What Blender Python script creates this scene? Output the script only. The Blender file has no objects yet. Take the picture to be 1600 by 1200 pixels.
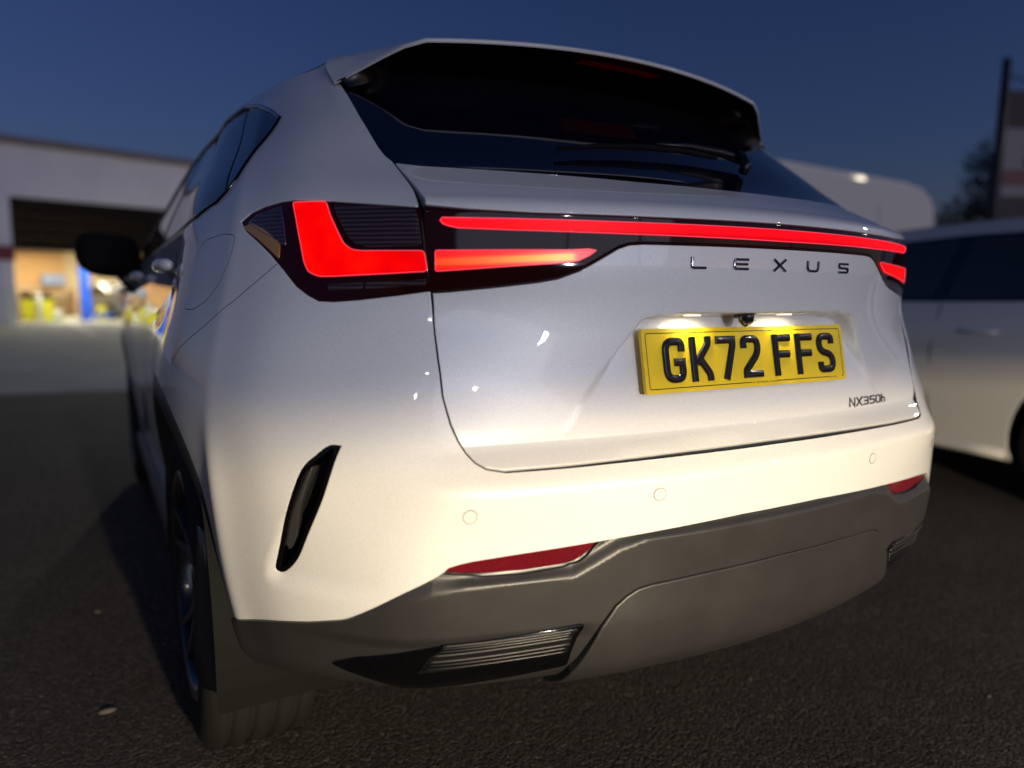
import bpy, bmesh, math, random
import numpy as np
from mathutils import Vector, Matrix
from mathutils.geometry import delaunay_2d_cdt
random.seed(7); rng = np.random.default_rng(7)
scene = bpy.context.scene
COL = scene.collection
rad = math.radians

# ------------------------------------------------------------------ camera, sky, lights, exposure
cam_d = bpy.data.cameras.new('camera'); cam = bpy.data.objects.new('camera', cam_d); COL.objects.link(cam)
YAW, PITCH, ROLL = rad(29.782), rad(6.891), rad(.320)
_f = Vector((math.sin(YAW)*math.cos(PITCH), math.cos(YAW)*math.cos(PITCH), -math.sin(PITCH)))
_r0 = Vector((math.cos(YAW), -math.sin(YAW), 0)); _u0 = _r0.cross(_f)
_r = _r0*math.cos(ROLL)+_u0*math.sin(ROLL); _u = -_r0*math.sin(ROLL)+_u0*math.cos(ROLL)
M = Matrix((( _r.x, _u.x, -_f.x, -1.0538), (_r.y, _u.y, -_f.y, -.8213), (_r.z, _u.z, -_f.z, 1.0319), (0, 0, 0, 1)))
cam.matrix_world = M
cam_d.sensor_width = 36; cam_d.lens = 36*1136.2478/1600
cam_d.clip_start = .05; cam_d.clip_end = 2000
cam_d.dof.use_dof = True; cam_d.dof.focus_distance = 1.30; cam_d.dof.aperture_fstop = 1.35
scene.camera = cam

world = bpy.data.worlds.new('World'); scene.world = world; world.use_nodes = True
wn = world.node_tree.nodes; wl = world.node_tree.links; wn.clear()
w_out = wn.new('ShaderNodeOutputWorld'); w_bg = wn.new('ShaderNodeBackground')
w_sky = wn.new('ShaderNodeTexSky'); w_sky.sky_type = 'NISHITA'; w_sky.sun_disc = False
SUN_EL, SUN_ROT = rad(2.0), rad(145)
w_sky.sun_elevation = SUN_EL; w_sky.sun_rotation = SUN_ROT; w_sky.air_density = 1.0; w_sky.dust_density = .3; w_sky.ozone_density = 3.2
w_mix = wn.new('ShaderNodeMixRGB'); w_mix.blend_type = 'MULTIPLY'; w_mix.inputs[0].default_value = 1
w_mix.inputs[2].default_value = SKY_TINT = (.84, .69, 1.08, 1)
wl.new(w_sky.outputs[0], w_mix.inputs[1]); wl.new(w_mix.outputs[0], w_bg.inputs[0]); wl.new(w_bg.outputs[0], w_out.inputs[0])
w_bg.inputs[1].default_value = .10

def lamp(name, kind, loc, energy, color, target=None, **kw):
    d = bpy.data.lights.new(name, kind); d.energy = energy; d.color = color
    for k, v in kw.items(): setattr(d, k, v)
    o = bpy.data.objects.new(name, d); COL.objects.link(o); o.location = loc
    if target is not None:
        o.rotation_euler = (Vector(target)-Vector(loc)).to_track_quat('-Z', 'Y').to_euler()
    return o
# last glow of the twilight, very soft, from behind the camera
lamp('sun', 'SUN', (-.4, -9, 1.7), .44, (.72, .77, 1.0), target=(0, 0, 0), angle=rad(45))
# dipped headlamps of a vehicle standing behind the camera; the lens throws most light just below a flat
# cut-off, little steeply down, and a weak bluish glare above it
for hx, e in ((-.60, 1270),):
    hl = lamp('headlamp_beam', 'SPOT', (hx, -4.0, 1.12), e, (1, 1, 1), target=(hx, 0, 1.12), spot_size=rad(178), spot_blend=.0, shadow_soft_size=.045)
    hl.data.use_nodes = True; nt = hl.data.node_tree; em = [n for n in nt.nodes if n.type == 'EMISSION'][0]
    ge = nt.nodes.new('ShaderNodeNewGeometry'); sx = nt.nodes.new('ShaderNodeSeparateXYZ')
    mr = nt.nodes.new('ShaderNodeMapRange'); mr.inputs[1].default_value = -.5; mr.inputs[2].default_value = .2
    ra = nt.nodes.new('ShaderNodeValToRGB'); cr = ra.color_ramp; cr.interpolation = 'EASE'
    warm = (1.0, .83, .56); cool = (.80, .845, 1.0)
    BEAM = [(-.50, .04, 0), (-.34, .30, 0), (-.17, 1.0, 0), (-.088, 1.0, 0), (-.072, .58, .2), (-.054, .20, .8), (-.005, .125, 1), (.030, .065, 1), (.062, .02, 1), (.12, .003, 1)]
    while len(cr.elements) < len(BEAM): cr.elements.new(.5)
    for el, (iz, v, t) in zip(cr.elements, BEAM):
        el.position = (iz+.5)/.7; el.color = (*[v*(a*(1-t)+b*t) for a, b in zip(warm, cool)], 1)
    nt.links.new(ge.outputs['Incoming'], sx.inputs[0]); nt.links.new(sx.outputs[2], mr.inputs[0]); nt.links.new(mr.outputs[0], ra.inputs[0]); nt.links.new(ra.outputs[0], em.inputs['Color'])

scene.view_settings.view_transform = 'Standard'; scene.view_settings.look = 'None'
scene.view_settings.exposure = 0; scene.view_settings.gamma = 1
scene.view_settings.use_curve_mapping = False
scene.render.engine = 'CYCLES'
scene.cycles.max_bounces = 8; scene.cycles.glossy_bounces = 6; scene.cycles.transparent_max_bounces = 8
scene.cycles.sample_clamp_indirect = 6
try: scene.cycles.use_denoising = True
except Exception: pass

# ------------------------------------------------------------------ materials
MAT = {}
def mat(name, base=(.5,.5,.5), rough=.5, metal=0, coat=0, coat_rough=.03, spec=.5, emit=None, estr=0, sub=None, alpha=1):
    m = bpy.data.materials.new(name); m.use_nodes = True
    p = m.node_tree.nodes['Principled BSDF']
    p.inputs['Base Color'].default_value = (*base, 1); p.inputs['Roughness'].default_value = rough
    p.inputs['Metallic'].default_value = metal; p.inputs['Coat Weight'].default_value = coat
    p.inputs['Coat Roughness'].default_value = coat_rough; p.inputs['Specular IOR Level'].default_value = spec
    if emit: p.inputs['Emission Color'].default_value = (*emit, 1); p.inputs['Emission Strength'].default_value = estr
    MAT[name] = m; return m
def N(m, t): return m.node_tree.nodes.new(t)
def LK(m, a, b): m.node_tree.links.new(a, b)
def P(m): return m.node_tree.nodes['Principled BSDF']
def tex_noise(m, scale, detail=4, rough=.55, vec='Object', stretch=None):
    tc = N(m, 'ShaderNodeTexCoord'); n = N(m, 'ShaderNodeTexNoise')
    n.inputs['Scale'].default_value = scale; n.inputs['Detail'].default_value = detail; n.inputs['Roughness'].default_value = rough
    if stretch:
        mp = N(m, 'ShaderNodeMapping'); mp.inputs['Scale'].default_value = stretch
        LK(m, tc.outputs[vec], mp.inputs[0]); LK(m, mp.outputs[0], n.inputs['Vector'])
    else: LK(m, tc.outputs[vec], n.inputs['Vector'])
    return n
def ramp(m, src, stops):
    r = N(m, 'ShaderNodeValToRGB'); cr = r.color_ramp
    while len(cr.elements) < len(stops): cr.elements.new(.5)
    for e, (p, c) in zip(cr.elements, stops): e.position = p; e.color = (*c, 1) if len(c) == 3 else c
    LK(m, src, r.inputs[0]); return r
def g(v): return (v, v, v)
def bump(m, src, strength, dist, into=None):
    b = N(m, 'ShaderNodeBump'); b.inputs['Strength'].default_value = strength; b.inputs['Distance'].default_value = dist
    LK(m, src, b.inputs['Height']); LK(m, b.outputs[0], (into or P(m).inputs['Normal'])); return b

# pearl white paint with fine metallic flake and a clear coat
m = mat('paint', (.66, .655, .655), .48, .10, 1.0, .012)
fl = tex_noise(m, 900, 2, .7); big = tex_noise(m, 3.1, 3)
rp = ramp(m, fl.outputs[0], [(.30, (.60, .595, .60)), (.5, (.73, .725, .72)), (.72, (.90, .89, .88))])
LK(m, rp.outputs[0], P(m).inputs['Base Color'])
bump(m, fl.outputs[0], .10, .0006)
dr = ramp(m, big.outputs[0], [(.35, g(.46)), (.7, g(.52))]); LK(m, dr.outputs[0], P(m).inputs['Roughness'])
# other white cars
mat('van_paint', (.62, .61, .60), .4, 0, .6, .08); m = mat('white_paint', (.60, .595, .59), .35, 0, 1.0, .04)
# grained unpainted plastic
m = mat('cladding', (.05, .05, .05), .40, .62, 0, spec=.45)
n1 = tex_noise(m, 2600, 2); n2 = tex_noise(m, 9, 6, .65)
rp = ramp(m, n2.outputs[0], [(.25, (.056, .055, .056)), (.55, (.063, .062, .063)), (.85, (.074, .073, .073))]); LK(m, rp.outputs[0], P(m).inputs['Base Color'])
bump(m, n1.outputs[0], .25, .0005)
rr = ramp(m, n2.outputs[0], [(.3, g(.37)), (.7, g(.42))]); LK(m, rr.outputs[0], P(m).inputs['Roughness'])
mat('black_gloss', (.0014, .0014, .0020), .06, 0, .6, .02)
mat('black_satin', (.0045, .0045, .005), .35)
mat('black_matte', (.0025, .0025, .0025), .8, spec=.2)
mat('window_glass', (.004, .005, .010), .015, spec=.75)
mat('lamp_glass', (.004, .001, .0015), .05, 0, .25, .02, spec=.25, emit=(1, .0, .03), estr=.0045)
m = mat('lamp_lens', (.045, .018, .024), .12, .3, 1, .01)
wv = N(m, 'ShaderNodeTexWave'); wv.inputs['Scale'].default_value = 45; wv.inputs['Distortion'].default_value = .6; wv.bands_direction = 'Z'
tc = N(m, 'ShaderNodeTexCoord'); LK(m, tc.outputs['Object'], wv.inputs[0])
rp = ramp(m, wv.outputs[0], [(0, (.02, .008, .012)), (1, (.10, .06, .065))]); LK(m, rp.outputs[0], P(m).inputs['Base Color']); bump(m, wv.outputs[0], .5, .002)
m = mat('lamp_red', (.02, .0, .0), .4, 0, .0, spec=.1, coat_rough= .02, emit=(1, .0, .0), estr=1.0)
nn = tex_noise(m, 14, 2); rp = ramp(m, nn.outputs[0], [(.3, (.74, .0, .002)), (.5, (.96, .0, .001)), (.7, (1, .004, .001))]); LK(m, rp.outputs[0], P(m).inputs['Emission Color'])
m = mat('lamp_bar', (.02, .0, .0), .4, 0, .0, spec=.1, coat_rough= .02, emit=(1, .0035, .018), estr=1.5)
tc = N(m, 'ShaderNodeTexCoord'); sp = N(m, 'ShaderNodeSeparateXYZ'); LK(m, tc.outputs['Object'], sp.inputs[0])
rp = N(m, 'ShaderNodeMapRange'); rp.inputs[1].default_value = 1.128; rp.inputs[2].default_value = 1.152; LK(m, sp.outputs[2], rp.inputs[0])
rc = ramp(m, rp.outputs[0], [(0, (.62, .001, .010)), (.26, (.50, .0, .004)), (.36, (.95, .001, .006)), (.72, (1, .002, .006)), (.86, (.62, .001, .014)), (1, (.85, .05, .08))])
LK(m, rc.outputs[0], P(m).inputs['Emission Color'])
m = mat('lamp_strip', (.06, .004, .0), .3, 0, .1, .02, emit=(1, .05, .0), estr=1.1)     # red light guide with the amber indicator glowing through
tc = N(m, 'ShaderNodeTexCoord'); sp = N(m, 'ShaderNodeSeparateXYZ'); LK(m, tc.outputs['Object'], sp.inputs[0])
ab = N(m, 'ShaderNodeMath'); ab.operation = 'ABSOLUTE'; LK(m, sp.outputs[0], ab.inputs[0])
# centre line of the glow drifts from z=1.084 (outer end) to 1.094 (tip)
zc = N(m, 'ShaderNodeMapRange'); zc.inputs[1].default_value = .60; zc.inputs[2].default_value = .38; zc.inputs[3].default_value = 1.0825; zc.inputs[4].default_value = 1.0945; LK(m, ab.outputs[0], zc.inputs[0])
sb = N(m, 'ShaderNodeMath'); sb.operation = 'SUBTRACT'; LK(m, sp.outputs[2], sb.inputs[0]); LK(m, zc.outputs[0], sb.inputs[1])
a2 = N(m, 'ShaderNodeMath'); a2.operation = 'ABSOLUTE'; LK(m, sb.outputs[0], a2.inputs[0])
mr = N(m, 'ShaderNodeMapRange'); mr.inputs[1].default_value = .0035; mr.inputs[2].default_value = .0105; mr.inputs[3].default_value = 1; mr.inputs[4].default_value = 0; LK(m, a2.outputs[0], mr.inputs[0])
mx = N(m, 'ShaderNodeMapRange'); mx.inputs[1].default_value = .60; mx.inputs[2].default_value = .42; mx.inputs[3].default_value = .35; mx.inputs[4].default_value = 1.0; LK(m, ab.outputs[0], mx.inputs[0])
mt = N(m, 'ShaderNodeMapRange'); mt.inputs[1].default_value = .386; mt.inputs[2].default_value = .40; LK(m, ab.outputs[0], mt.inputs[0])
mm = N(m, 'ShaderNodeMath'); mm.operation = 'MULTIPLY'; LK(m, mr.outputs[0], mm.inputs[0]); LK(m, mx.outputs[0], mm.inputs[1])
m2 = N(m, 'ShaderNodeMath'); m2.operation = 'MULTIPLY'; LK(m, mm.outputs[0], m2.inputs[0]); LK(m, mt.outputs[0], m2.inputs[1])
rc = ramp(m, m2.outputs[0], [(0, (1, .004, .004)), (.25, (1, .02, .004)), (.6, (1, .13, .012)), (1, (1, .48, .03))]); LK(m, rc.outputs[0], P(m).inputs['Emission Color'])
mat('lamp_edge', (.3, .02, .04), .2, 0, .5, emit=(1, .10, .16), estr=.8)
mat('brake_lamp', (.10, .004, .004), .25, 0, .5, emit=(1, .0, .0), estr=.012)
m = mat('reflector', (.42, .012, .022), .22, 0, .25, .05, spec=.2)
ck = N(m, 'ShaderNodeTexVoronoi'); ck.inputs['Scale'].default_value = 1000; tc = N(m, 'ShaderNodeTexCoord'); LK(m, tc.outputs['Object'], ck.inputs['Vector'])
rp = ramp(m, ck.outputs['Color'], [(.15, (.085, .0012, .006)), (.55, (.13, .002, .009)), (.9, (.26, .008, .018))]); LK(m, rp.outputs[0], P(m).inputs['Base Color']); bump(m, ck.outputs['Distance'], .7, .002)
mat('chrome', (.62, .63, .66), .08, 1)
mat('dark_chrome', (.16, .16, .18), .12, 1)
m = mat('plate_yellow', (.92, .63, .008), .30, 0, .4, .08, spec=.5)
mat('letter_black', (.0014, .0014, .0018), .24, 0, .45, .05)
mat('print_black', (.006, .006, .006), .4)
m = mat('rubber', (.0150, .0147, .0145), .75, spec=.15)
nr = tex_noise(m, 60, 5); bump(m, nr.outputs[0], .15, .002)
mat('alloy', (.035, .035, .04), .22, .8, .5)
mat('brake_disc', (.35, .34, .33), .35, 1)
mat('plate_lamp', (.9, .9, .85), .3, emit=(1, .88, .62), estr=1.3); mat('marker_lamp', (.9, .9, .85), .3, emit=(1, .88, .62), estr=1.1)
mat('lens_black', (.01, .01, .012), .02, 0, 1, .01)
mat('orange_lens', (.80, .36, .08), .10, .5, 1, .01)

# asphalt with visible aggregate
m = mat('asphalt', (.045, .042, .040), .85, spec=.35)
tc = N(m, 'ShaderNodeTexCoord')
v1 = N(m, 'ShaderNodeTexVoronoi'); v1.inputs['Scale'].default_value = 118; v1.feature = 'F1'; v1.inputs['Randomness'].default_value = 1
v2 = N(m, 'ShaderNodeTexVoronoi'); v2.inputs['Scale'].default_value = 330
wp = N(m, 'ShaderNodeTexNoise'); wp.inputs['Scale'].default_value = 60; wp.inputs['Detail'].default_value = 3
ad = N(m, 'ShaderNodeVectorMath'); ad.operation = 'MULTIPLY_ADD'; ad.inputs[1].default_value = (.012, .012, .012)
LK(m, tc.outputs['Object'], wp.inputs['Vector']); LK(m, wp.outputs['Color'], ad.inputs[0]); LK(m, tc.outputs['Object'], ad.inputs[2])
LK(m, ad.outputs[0], v1.inputs['Vector']); LK(m, ad.outputs[0], v2.inputs['Vector'])
c1 = ramp(m, v1.outputs['Color'], [(.1, (.021, .0175, .0160)), (.5, (.038, .0318, .0288)), (.85, (.068, .0565, .050)), (1, (.13, .11, .098))])
pt = tex_noise(m, .55, 6, .65)
c2 = ramp(m, pt.outputs[0], [(.32, g(.62)), (.5, g(1.0)), (.72, g(1.45))])
mu = N(m, 'ShaderNodeMixRGB'); mu.blend_type = 'MULTIPLY'; mu.inputs[0].default_value = 1
LK(m, c1.outputs[0], mu.inputs[1]); LK(m, c2.outputs[0], mu.inputs[2]); LK(m, mu.outputs[0], P(m).inputs['Base Color'])
sm = N(m, 'ShaderNodeMath'); sm.operation = 'MULTIPLY_ADD'; sm.inputs[1].default_value = .4; LK(m, v2.outputs['Distance'], sm.inputs[0]); LK(m, v1.outputs['Distance'], sm.inputs[2])
b = bump(m, sm.outputs[0], 1.0, .009); b.invert = True
rr = ramp(m, v1.outputs['Color'], [(.2, g(.9)), (.9, g(.62))]); LK(m, rr.outputs[0], P(m).inputs['Roughness'])
# concrete apron
m = mat('concrete', (.30, .30, .26), .8)
n = tex_noise(m, .7, 7, .65); rp = ramp(m, n.outputs[0], [(.3, (.28, .28, .24)), (.7, (.42, .42, .36))]); LK(m, rp.outputs[0], P(m).inputs['Base Color'])
n3 = tex_noise(m, 60, 4); bump(m, n3.outputs[0], .3, .01)
m = mat('render_wall', (.70, .67, .68), .85)
n = tex_noise(m, .6, 7, .6); rp = ramp(m, n.outputs[0], [(.3, (.72, .69, .74)), (.7, (.82, .79, .83))]); LK(m, rp.outputs[0], P(m).inputs['Base Color'])
m = mat('dark_shutter', (.0055, .0045, .005), .75, spec=.1)
m = mat('cream_wall', (.70, .57, .36), .8)
n = tex_noise(m, .9, 5); rp = ramp(m, n.outputs[0], [(.35, (.66, .53, .33)), (.65, (.74, .63, .44))]); LK(m, rp.outputs[0], P(m).inputs['Base Color'])
m = mat('plywood', (.62, .38, .17), .7)
n = tex_noise(m, 2.2, 5, .6, stretch=(1, 1, 6)); rp = ramp(m, n.outputs[0], [(.3, (.55, .32, .13)), (.7, (.68, .44, .21))]); LK(m, rp.outputs[0], P(m).inputs['Base Color'])
mat('brown_wood', (.26, .12, .045), .6); mat('blue_steel', (.015, .12, .75), .35, 0, .4); mat('pale_blue', (.25, .36, .62), .5)
mat('bin_yellow', (.66, .64, .012), .45); mat('bin_black', (.012, .012, .012), .5); mat('pale_panel', (.70, .72, .66), .6)
mat('grey_trim', (.20, .16, .16), .7); mat('red_band', (.20, .035, .05), .7); mat('green_plastic', (.05, .35, .14), .5)
mat('tube_light', (1, 1, 1), .5, emit=(1, .92, .72), estr=14)
mat('white_sheet', (.62, .62, .60), .6)
m = mat('leaf', (.05, .075, .03), .6); lo = N(m, 'ShaderNodeObjectInfo'); n = tex_noise(m, 1.4, 3); rp = ramp(m, n.outputs[0], [(.3, (.010, .015, .007)), (.7, (.022, .032, .014))]); LK(m, rp.outputs[0], P(m).inputs['Base Color'])
mat('bark', (.10, .075, .05), .9)
m = mat('banner_brown', (.075, .062, .058), .8); mat('banner_white', (.28, .27, .29), .7); mat('banner_pink', (.21, .085, .10), .7); mat('banner_ink', (.02, .015, .015), .7); mat('pole_black', (.012, .011, .012), .5)
mat('ring_grey', (.035, .035, .035), .7); mat('tinted_glass', (.022, .032, .036), .16); mat('black_under', (.0014, .0014, .0018), .24); mat('lamp_head', (1, 1, 1), .5, emit=(1, .90, .74), estr=120); mat('galvanised', (.33, .34, .35), .45, .6)

# ------------------------------------------------------------------ object helpers
def link(name, mesh, material=None, parent=None):
    o = bpy.data.objects.new(name, mesh); COL.objects.link(o)
    if material is not None: mesh.materials.append(MAT[material] if isinstance(material, str) else material)
    if parent is not None: o.parent = parent
    return o
def meshobj(name, verts, faces, material, parent=None, smooth=False, normals=None):
    me = bpy.data.meshes.new(name); me.from_pydata([tuple(map(float, v)) for v in verts], [], [tuple(map(int, f)) for f in faces])
    if smooth:
        me.polygons.foreach_set('use_smooth', [True]*len(me.polygons))
        if normals is not None: me.normals_split_custom_set_from_vertices([tuple(map(float, n)) for n in normals])
    me.update(); return link(name, me, material, parent)
def empty(name, loc=(0,0,0), rz=0, label=None, cat=None, group=None):
    o = bpy.data.objects.new(name, None); COL.objects.link(o); o.location = loc; o.rotation_euler = (0, 0, rz); o.empty_display_size = .1
    tag(o, label, cat, group); return o
def tag(o, label=None, cat=None, group=None, kind=None):
    if label: o['label'] = label
    if cat: o['category'] = cat
    if group: o['group'] = group
    if kind: o['kind'] = kind
    return o
def bmobj(name, bm, material, parent=None, smooth=False):
    bmesh.ops.recalc_face_normals(bm, faces=bm.faces[:])
    me = bpy.data.meshes.new(name); bm.to_mesh(me); bm.free()
    if smooth: me.polygons.foreach_set('use_smooth', [True]*len(me.polygons))
    return link(name, me, material, parent)
def bm_box(bm, c, s, rz=0, bev=0, rx=0, ry=0):
    r = bmesh.ops.create_cube(bm, size=1)
    mt = Matrix.Translation(c) @ Matrix.Rotation(rz, 4, 'Z') @ Matrix.Rotation(ry, 4, 'Y') @ Matrix.Rotation(rx, 4, 'X') @ Matrix.Diagonal((*s, 1))
    bmesh.ops.transform(bm, matrix=mt, verts=r['verts'])
    if bev:
        es = list({e for v in r['verts'] for e in v.link_edges}); bmesh.ops.bevel(bm, geom=es, offset=bev, segments=2, affect='EDGES')
def box(name, c, s, material, parent=None, rz=0, bev=0, rx=0, ry=0):
    bm = bmesh.new(); bm_box(bm, c, s, rz, bev, rx, ry); return bmobj(name, bm, material, parent)
def tube(name, pts, rads, material, parent=None, n=10, caps=True, smooth=True):
    pts = [Vector(p) for p in pts]; V = []; F = []
    if not hasattr(rads, '__len__'): rads = [rads]*len(pts)
    ref = None
    for i, p in enumerate(pts):
        t = (pts[min(i+1, len(pts)-1)]-pts[max(i-1, 0)]).normalized()
        if ref is None: ref = t.orthogonal().normalized()
        ref = (ref-t*ref.dot(t)).normalized(); bn = t.cross(ref)
        for k in range(n):
            a = 2*math.pi*k/n; V.append(p+(ref*math.cos(a)+bn*math.sin(a))*rads[i])
    for i in range(len(pts)-1):
        for k in range(n): F.append((i*n+k, i*n+(k+1) % n, (i+1)*n+(k+1) % n, (i+1)*n+k))
    if caps: F.append(tuple(range(n))[::-1]); F.append(tuple(range((len(pts)-1)*n, len(pts)*n)))
    return meshobj(name, V, F, material, parent, smooth)
def lathe(name, prof, axis_o, material, parent=None, n=64, axis='X', smooth=True):
    """prof: (axial, radius)"""
    V = []; F = []; m_ = len(prof)
    for k in range(n):
        a = 2*math.pi*k/n
        for (x, r) in prof:
            v = (x, r*math.cos(a), r*math.sin(a)) if axis == 'X' else (r*math.cos(a), r*math.sin(a), x)
            V.append(Vector(v)+Vector(axis_o))
    for k in range(n):
        for i in range(m_-1): F.append((k*m_+i, k*m_+i+1, ((k+1) % n)*m_+i+1, ((k+1) % n)*m_+i))
    o = meshobj(name, V, F, material, parent, smooth); return o

# ------------------------------------------------------------------ the car body as one smooth parametric shell
def nspline(xk,yk):
    """natural cubic spline; returns callable"""
    xk=np.asarray(xk,float);yk=np.asarray(yk,float);n=len(xk);h=np.diff(xk)
    A=np.eye(n);b=np.zeros((n,)+yk.shape[1:])
    for i in range(1,n-1):
        A[i,i-1:i+2]=h[i-1],2*(h[i-1]+h[i]),h[i]
        b[i]=6*((yk[i+1]-yk[i])/h[i]-(yk[i]-yk[i-1])/h[i-1])
    M=np.linalg.solve(A,b)
    def f(x):
        x=np.asarray(x,float);i=np.clip(np.searchsorted(xk,x)-1,0,n-2)
        ex=yk.ndim-1
        t=(x-xk[i]).reshape(x.shape+(1,)*ex);hh=h[i].reshape(x.shape+(1,)*ex);s=hh-t
        return (M[i]*s**3+M[i+1]*t**3)/(6*hh)+(yk[i]/hh-M[i]*hh/6)*s+(yk[i+1]/hh-M[i+1]*hh/6)*t
    return f
def pchip(xk,yk):
    """monotone cubic (no overshoot)"""
    xk=np.asarray(xk,float);yk=np.asarray(yk,float);h=np.diff(xk);d=np.diff(yk)/h;n=len(xk)
    m=np.zeros(n);m[0]=d[0];m[-1]=d[-1]
    for i in range(1,n-1):
        if d[i-1]*d[i]>0:
            w1=2*h[i]+h[i-1];w2=h[i]+2*h[i-1];m[i]=(w1+w2)/(w1/d[i-1]+w2/d[i])
    def f(x):
        x=np.asarray(x,float);i=np.clip(np.searchsorted(xk,x)-1,0,n-2);t=(x-xk[i])/h[i]
        t=np.clip(t,0,1)
        return (yk[i]*(1+2*t)*(1-t)**2+m[i]*h[i]*t*(1-t)**2+yk[i+1]*t*t*(3-2*t)-m[i+1]*h[i]*t*t*(1-t))
    return f
ZB,ZT=.36,1.56
Y0=pchip([.36,.40,.44,.48,.52,.60,.70,.735,.772,.80,.90,1.03,1.10,1.155,1.19,1.257,1.35,1.444,1.56],
         [.17,.085,.055,.047,.044,.040,.037,.0365,.060,.075,.095,.075,.068,.072,.12,.255,.395,.53,.70])
KK=pchip([.36,.50,.65,.755,.80,.90,1.03,1.10,1.155,1.19,1.257,1.444,1.56],
         [.30,.27,.25,.22,.235,.26,.41,.415,.42,.40,.36,.35,.33])
COR=[ # corner and side columns: (z, x, y)
 [(.36,.66,.33),(.41,.70,.245),(.45,.708,.225),(.52,.715,.212),(.65,.72,.200),(.755,.725,.215),(.90,.735,.275),(1.03,.722,.305),(1.12,.712,.315),(1.19,.70,.355),(1.257,.68,.445),(1.36,.648,.575),(1.444,.63,.70),(1.56,.60,.87)],
 [(.36,.76,.43),(.41,.795,.372),(.45,.806,.355),(.52,.82,.342),(.65,.83,.330),(.755,.835,.335),(.90,.835,.375),(1.03,.808,.395),(1.12,.788,.400),(1.19,.772,.435),(1.257,.748,.520),(1.36,.702,.655),(1.444,.675,.785),(1.56,.63,.96)],
 [(.36,.808,.482),(.41,.841,.447),(.45,.8515,.440),(.52,.865,.436),(.65,.8805,.434),(.755,.8875,.439),(.83,.887,.448),(.90,.8795,.463),(1.03,.8525,.479),(1.12,.8335,.484),(1.19,.8155,.524),(1.257,.7895,.608),(1.36,.737,.752),(1.444,.7022,.886),(1.56,.6465,1.056)],
 [(.36,.82,.50),(.41,.853,.47),(.45,.863,.463),(.52,.876,.460),(.65,.893,.460),(.755,.90,.465),(.90,.889,.485),(1.03,.862,.50),(1.12,.843,.505),(1.19,.825,.545),(1.257,.798,.63),(1.36,.745,.775),(1.444,.708,.91),(1.56,.65,1.08)],
 [(.36,.823,.53),(.41,.857,.50),(.45,.867,.493),(.52,.880,.490),(.65,.8968,.490),(.755,.9048,.495),(.83,.905,.503),(.90,.8985,.515),(1.03,.8705,.531),(1.12,.8515,.538),(1.19,.8335,.580),(1.257,.8065,.668),(1.36,.7525,.816),(1.444,.7145,.951),(1.56,.655,1.12)],
 [(.36,.85,.56),(.45,.874,.56),(.52,.886,.57),(.65,.902,.58),(.755,.917,.58),(.82,.925,.60),(.90,.923,.61),(1.03,.893,.63),(1.12,.873,.64),(1.19,.855,.685),(1.257,.828,.79),(1.36,.772,.945),(1.444,.732,1.08),(1.56,.668,1.24)],
 [(.36,.895,.95),(.52,.924,.95),(.65,.940,.95),(.80,.947,.95),(.90,.938,.95),(1.03,.903,.96),(1.12,.886,.98),(1.19,.867,1.03),(1.257,.840,1.10),(1.36,.785,1.22),(1.444,.742,1.34),(1.56,.675,1.48)],
 [(.36,.875,1.45),(.52,.895,1.45),(.65,.910,1.45),(.80,.920,1.45),(.90,.916,1.45),(1.03,.900,1.45),(1.12,.884,1.47),(1.19,.866,1.50),(1.257,.838,1.53),(1.36,.788,1.58),(1.444,.745,1.63),(1.56,.678,1.72)],
 [(.36,.875,2.2),(.52,.888,2.2),(.65,.900,2.2),(.80,.910,2.2),(.90,.912,2.2),(1.03,.902,2.2),(1.12,.884,2.2),(1.257,.838,2.16),(1.36,.788,2.12),(1.444,.745,2.09),(1.56,.678,2.05)],
 [(.36,.88,2.95),(.52,.892,2.95),(.65,.903,2.95),(.80,.915,2.95),(.90,.915,2.95),(1.03,.90,2.95),(1.12,.875,2.93),(1.257,.825,2.80),(1.36,.775,2.68),(1.444,.73,2.58),(1.56,.665,2.40)],
 [(.36,.90,3.70),(.65,.93,3.70),(.80,.935,3.70),(.90,.925,3.70),(1.0,.89,3.70),(1.06,.855,3.60),(1.12,.82,3.45),(1.257,.755,3.18),(1.36,.71,2.98),(1.444,.67,2.82),(1.56,.61,2.58)],
 [(.36,.78,4.28),(.65,.82,4.30),(.80,.82,4.28),(.90,.80,4.25),(1.0,.74,4.05),(1.06,.70,3.80),(1.12,.64,3.62),(1.257,.58,3.33),(1.36,.54,3.12),(1.444,.51,2.95),(1.56,.46,2.70)],
 [(.36,.45,4.58),(.65,.48,4.62),(.80,.47,4.60),(.90,.45,4.52),(1.0,.40,4.22),(1.06,.37,3.92),(1.12,.34,3.70),(1.257,.30,3.40),(1.36,.28,3.18),(1.444,.27,3.0),(1.56,.25,2.74)],
 [(.36,0,4.62),(.65,0,4.66),(.80,0,4.64),(.90,0,4.57),(1.0,0,4.27),(1.06,0,3.97),(1.12,0,3.73),(1.257,0,3.42),(1.36,0,3.2),(1.444,0,3.02),(1.56,0,2.76)],
]
CF=[(lambda c:(nspline([p[0] for p in c],[p[1] for p in c]),nspline([p[0] for p in c],[p[2] for p in c])))(c) for c in COR]
XR=[0,.2,.4,.575]
def plan(z):
    P=[(x,float(Y0(z)+KK(z)*x*x)) for x in XR]+[(float(fx(z)),float(fy(z))) for fx,fy in CF]
    return np.array(P)
# column parameter u = arc length of plan at reference height
def _uref():
    P=plan(.9);return np.concatenate([[0],np.cumsum(np.linalg.norm(np.diff(P,axis=0),axis=1))])
UK=_uref();UMAX=UK[-1]
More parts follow.
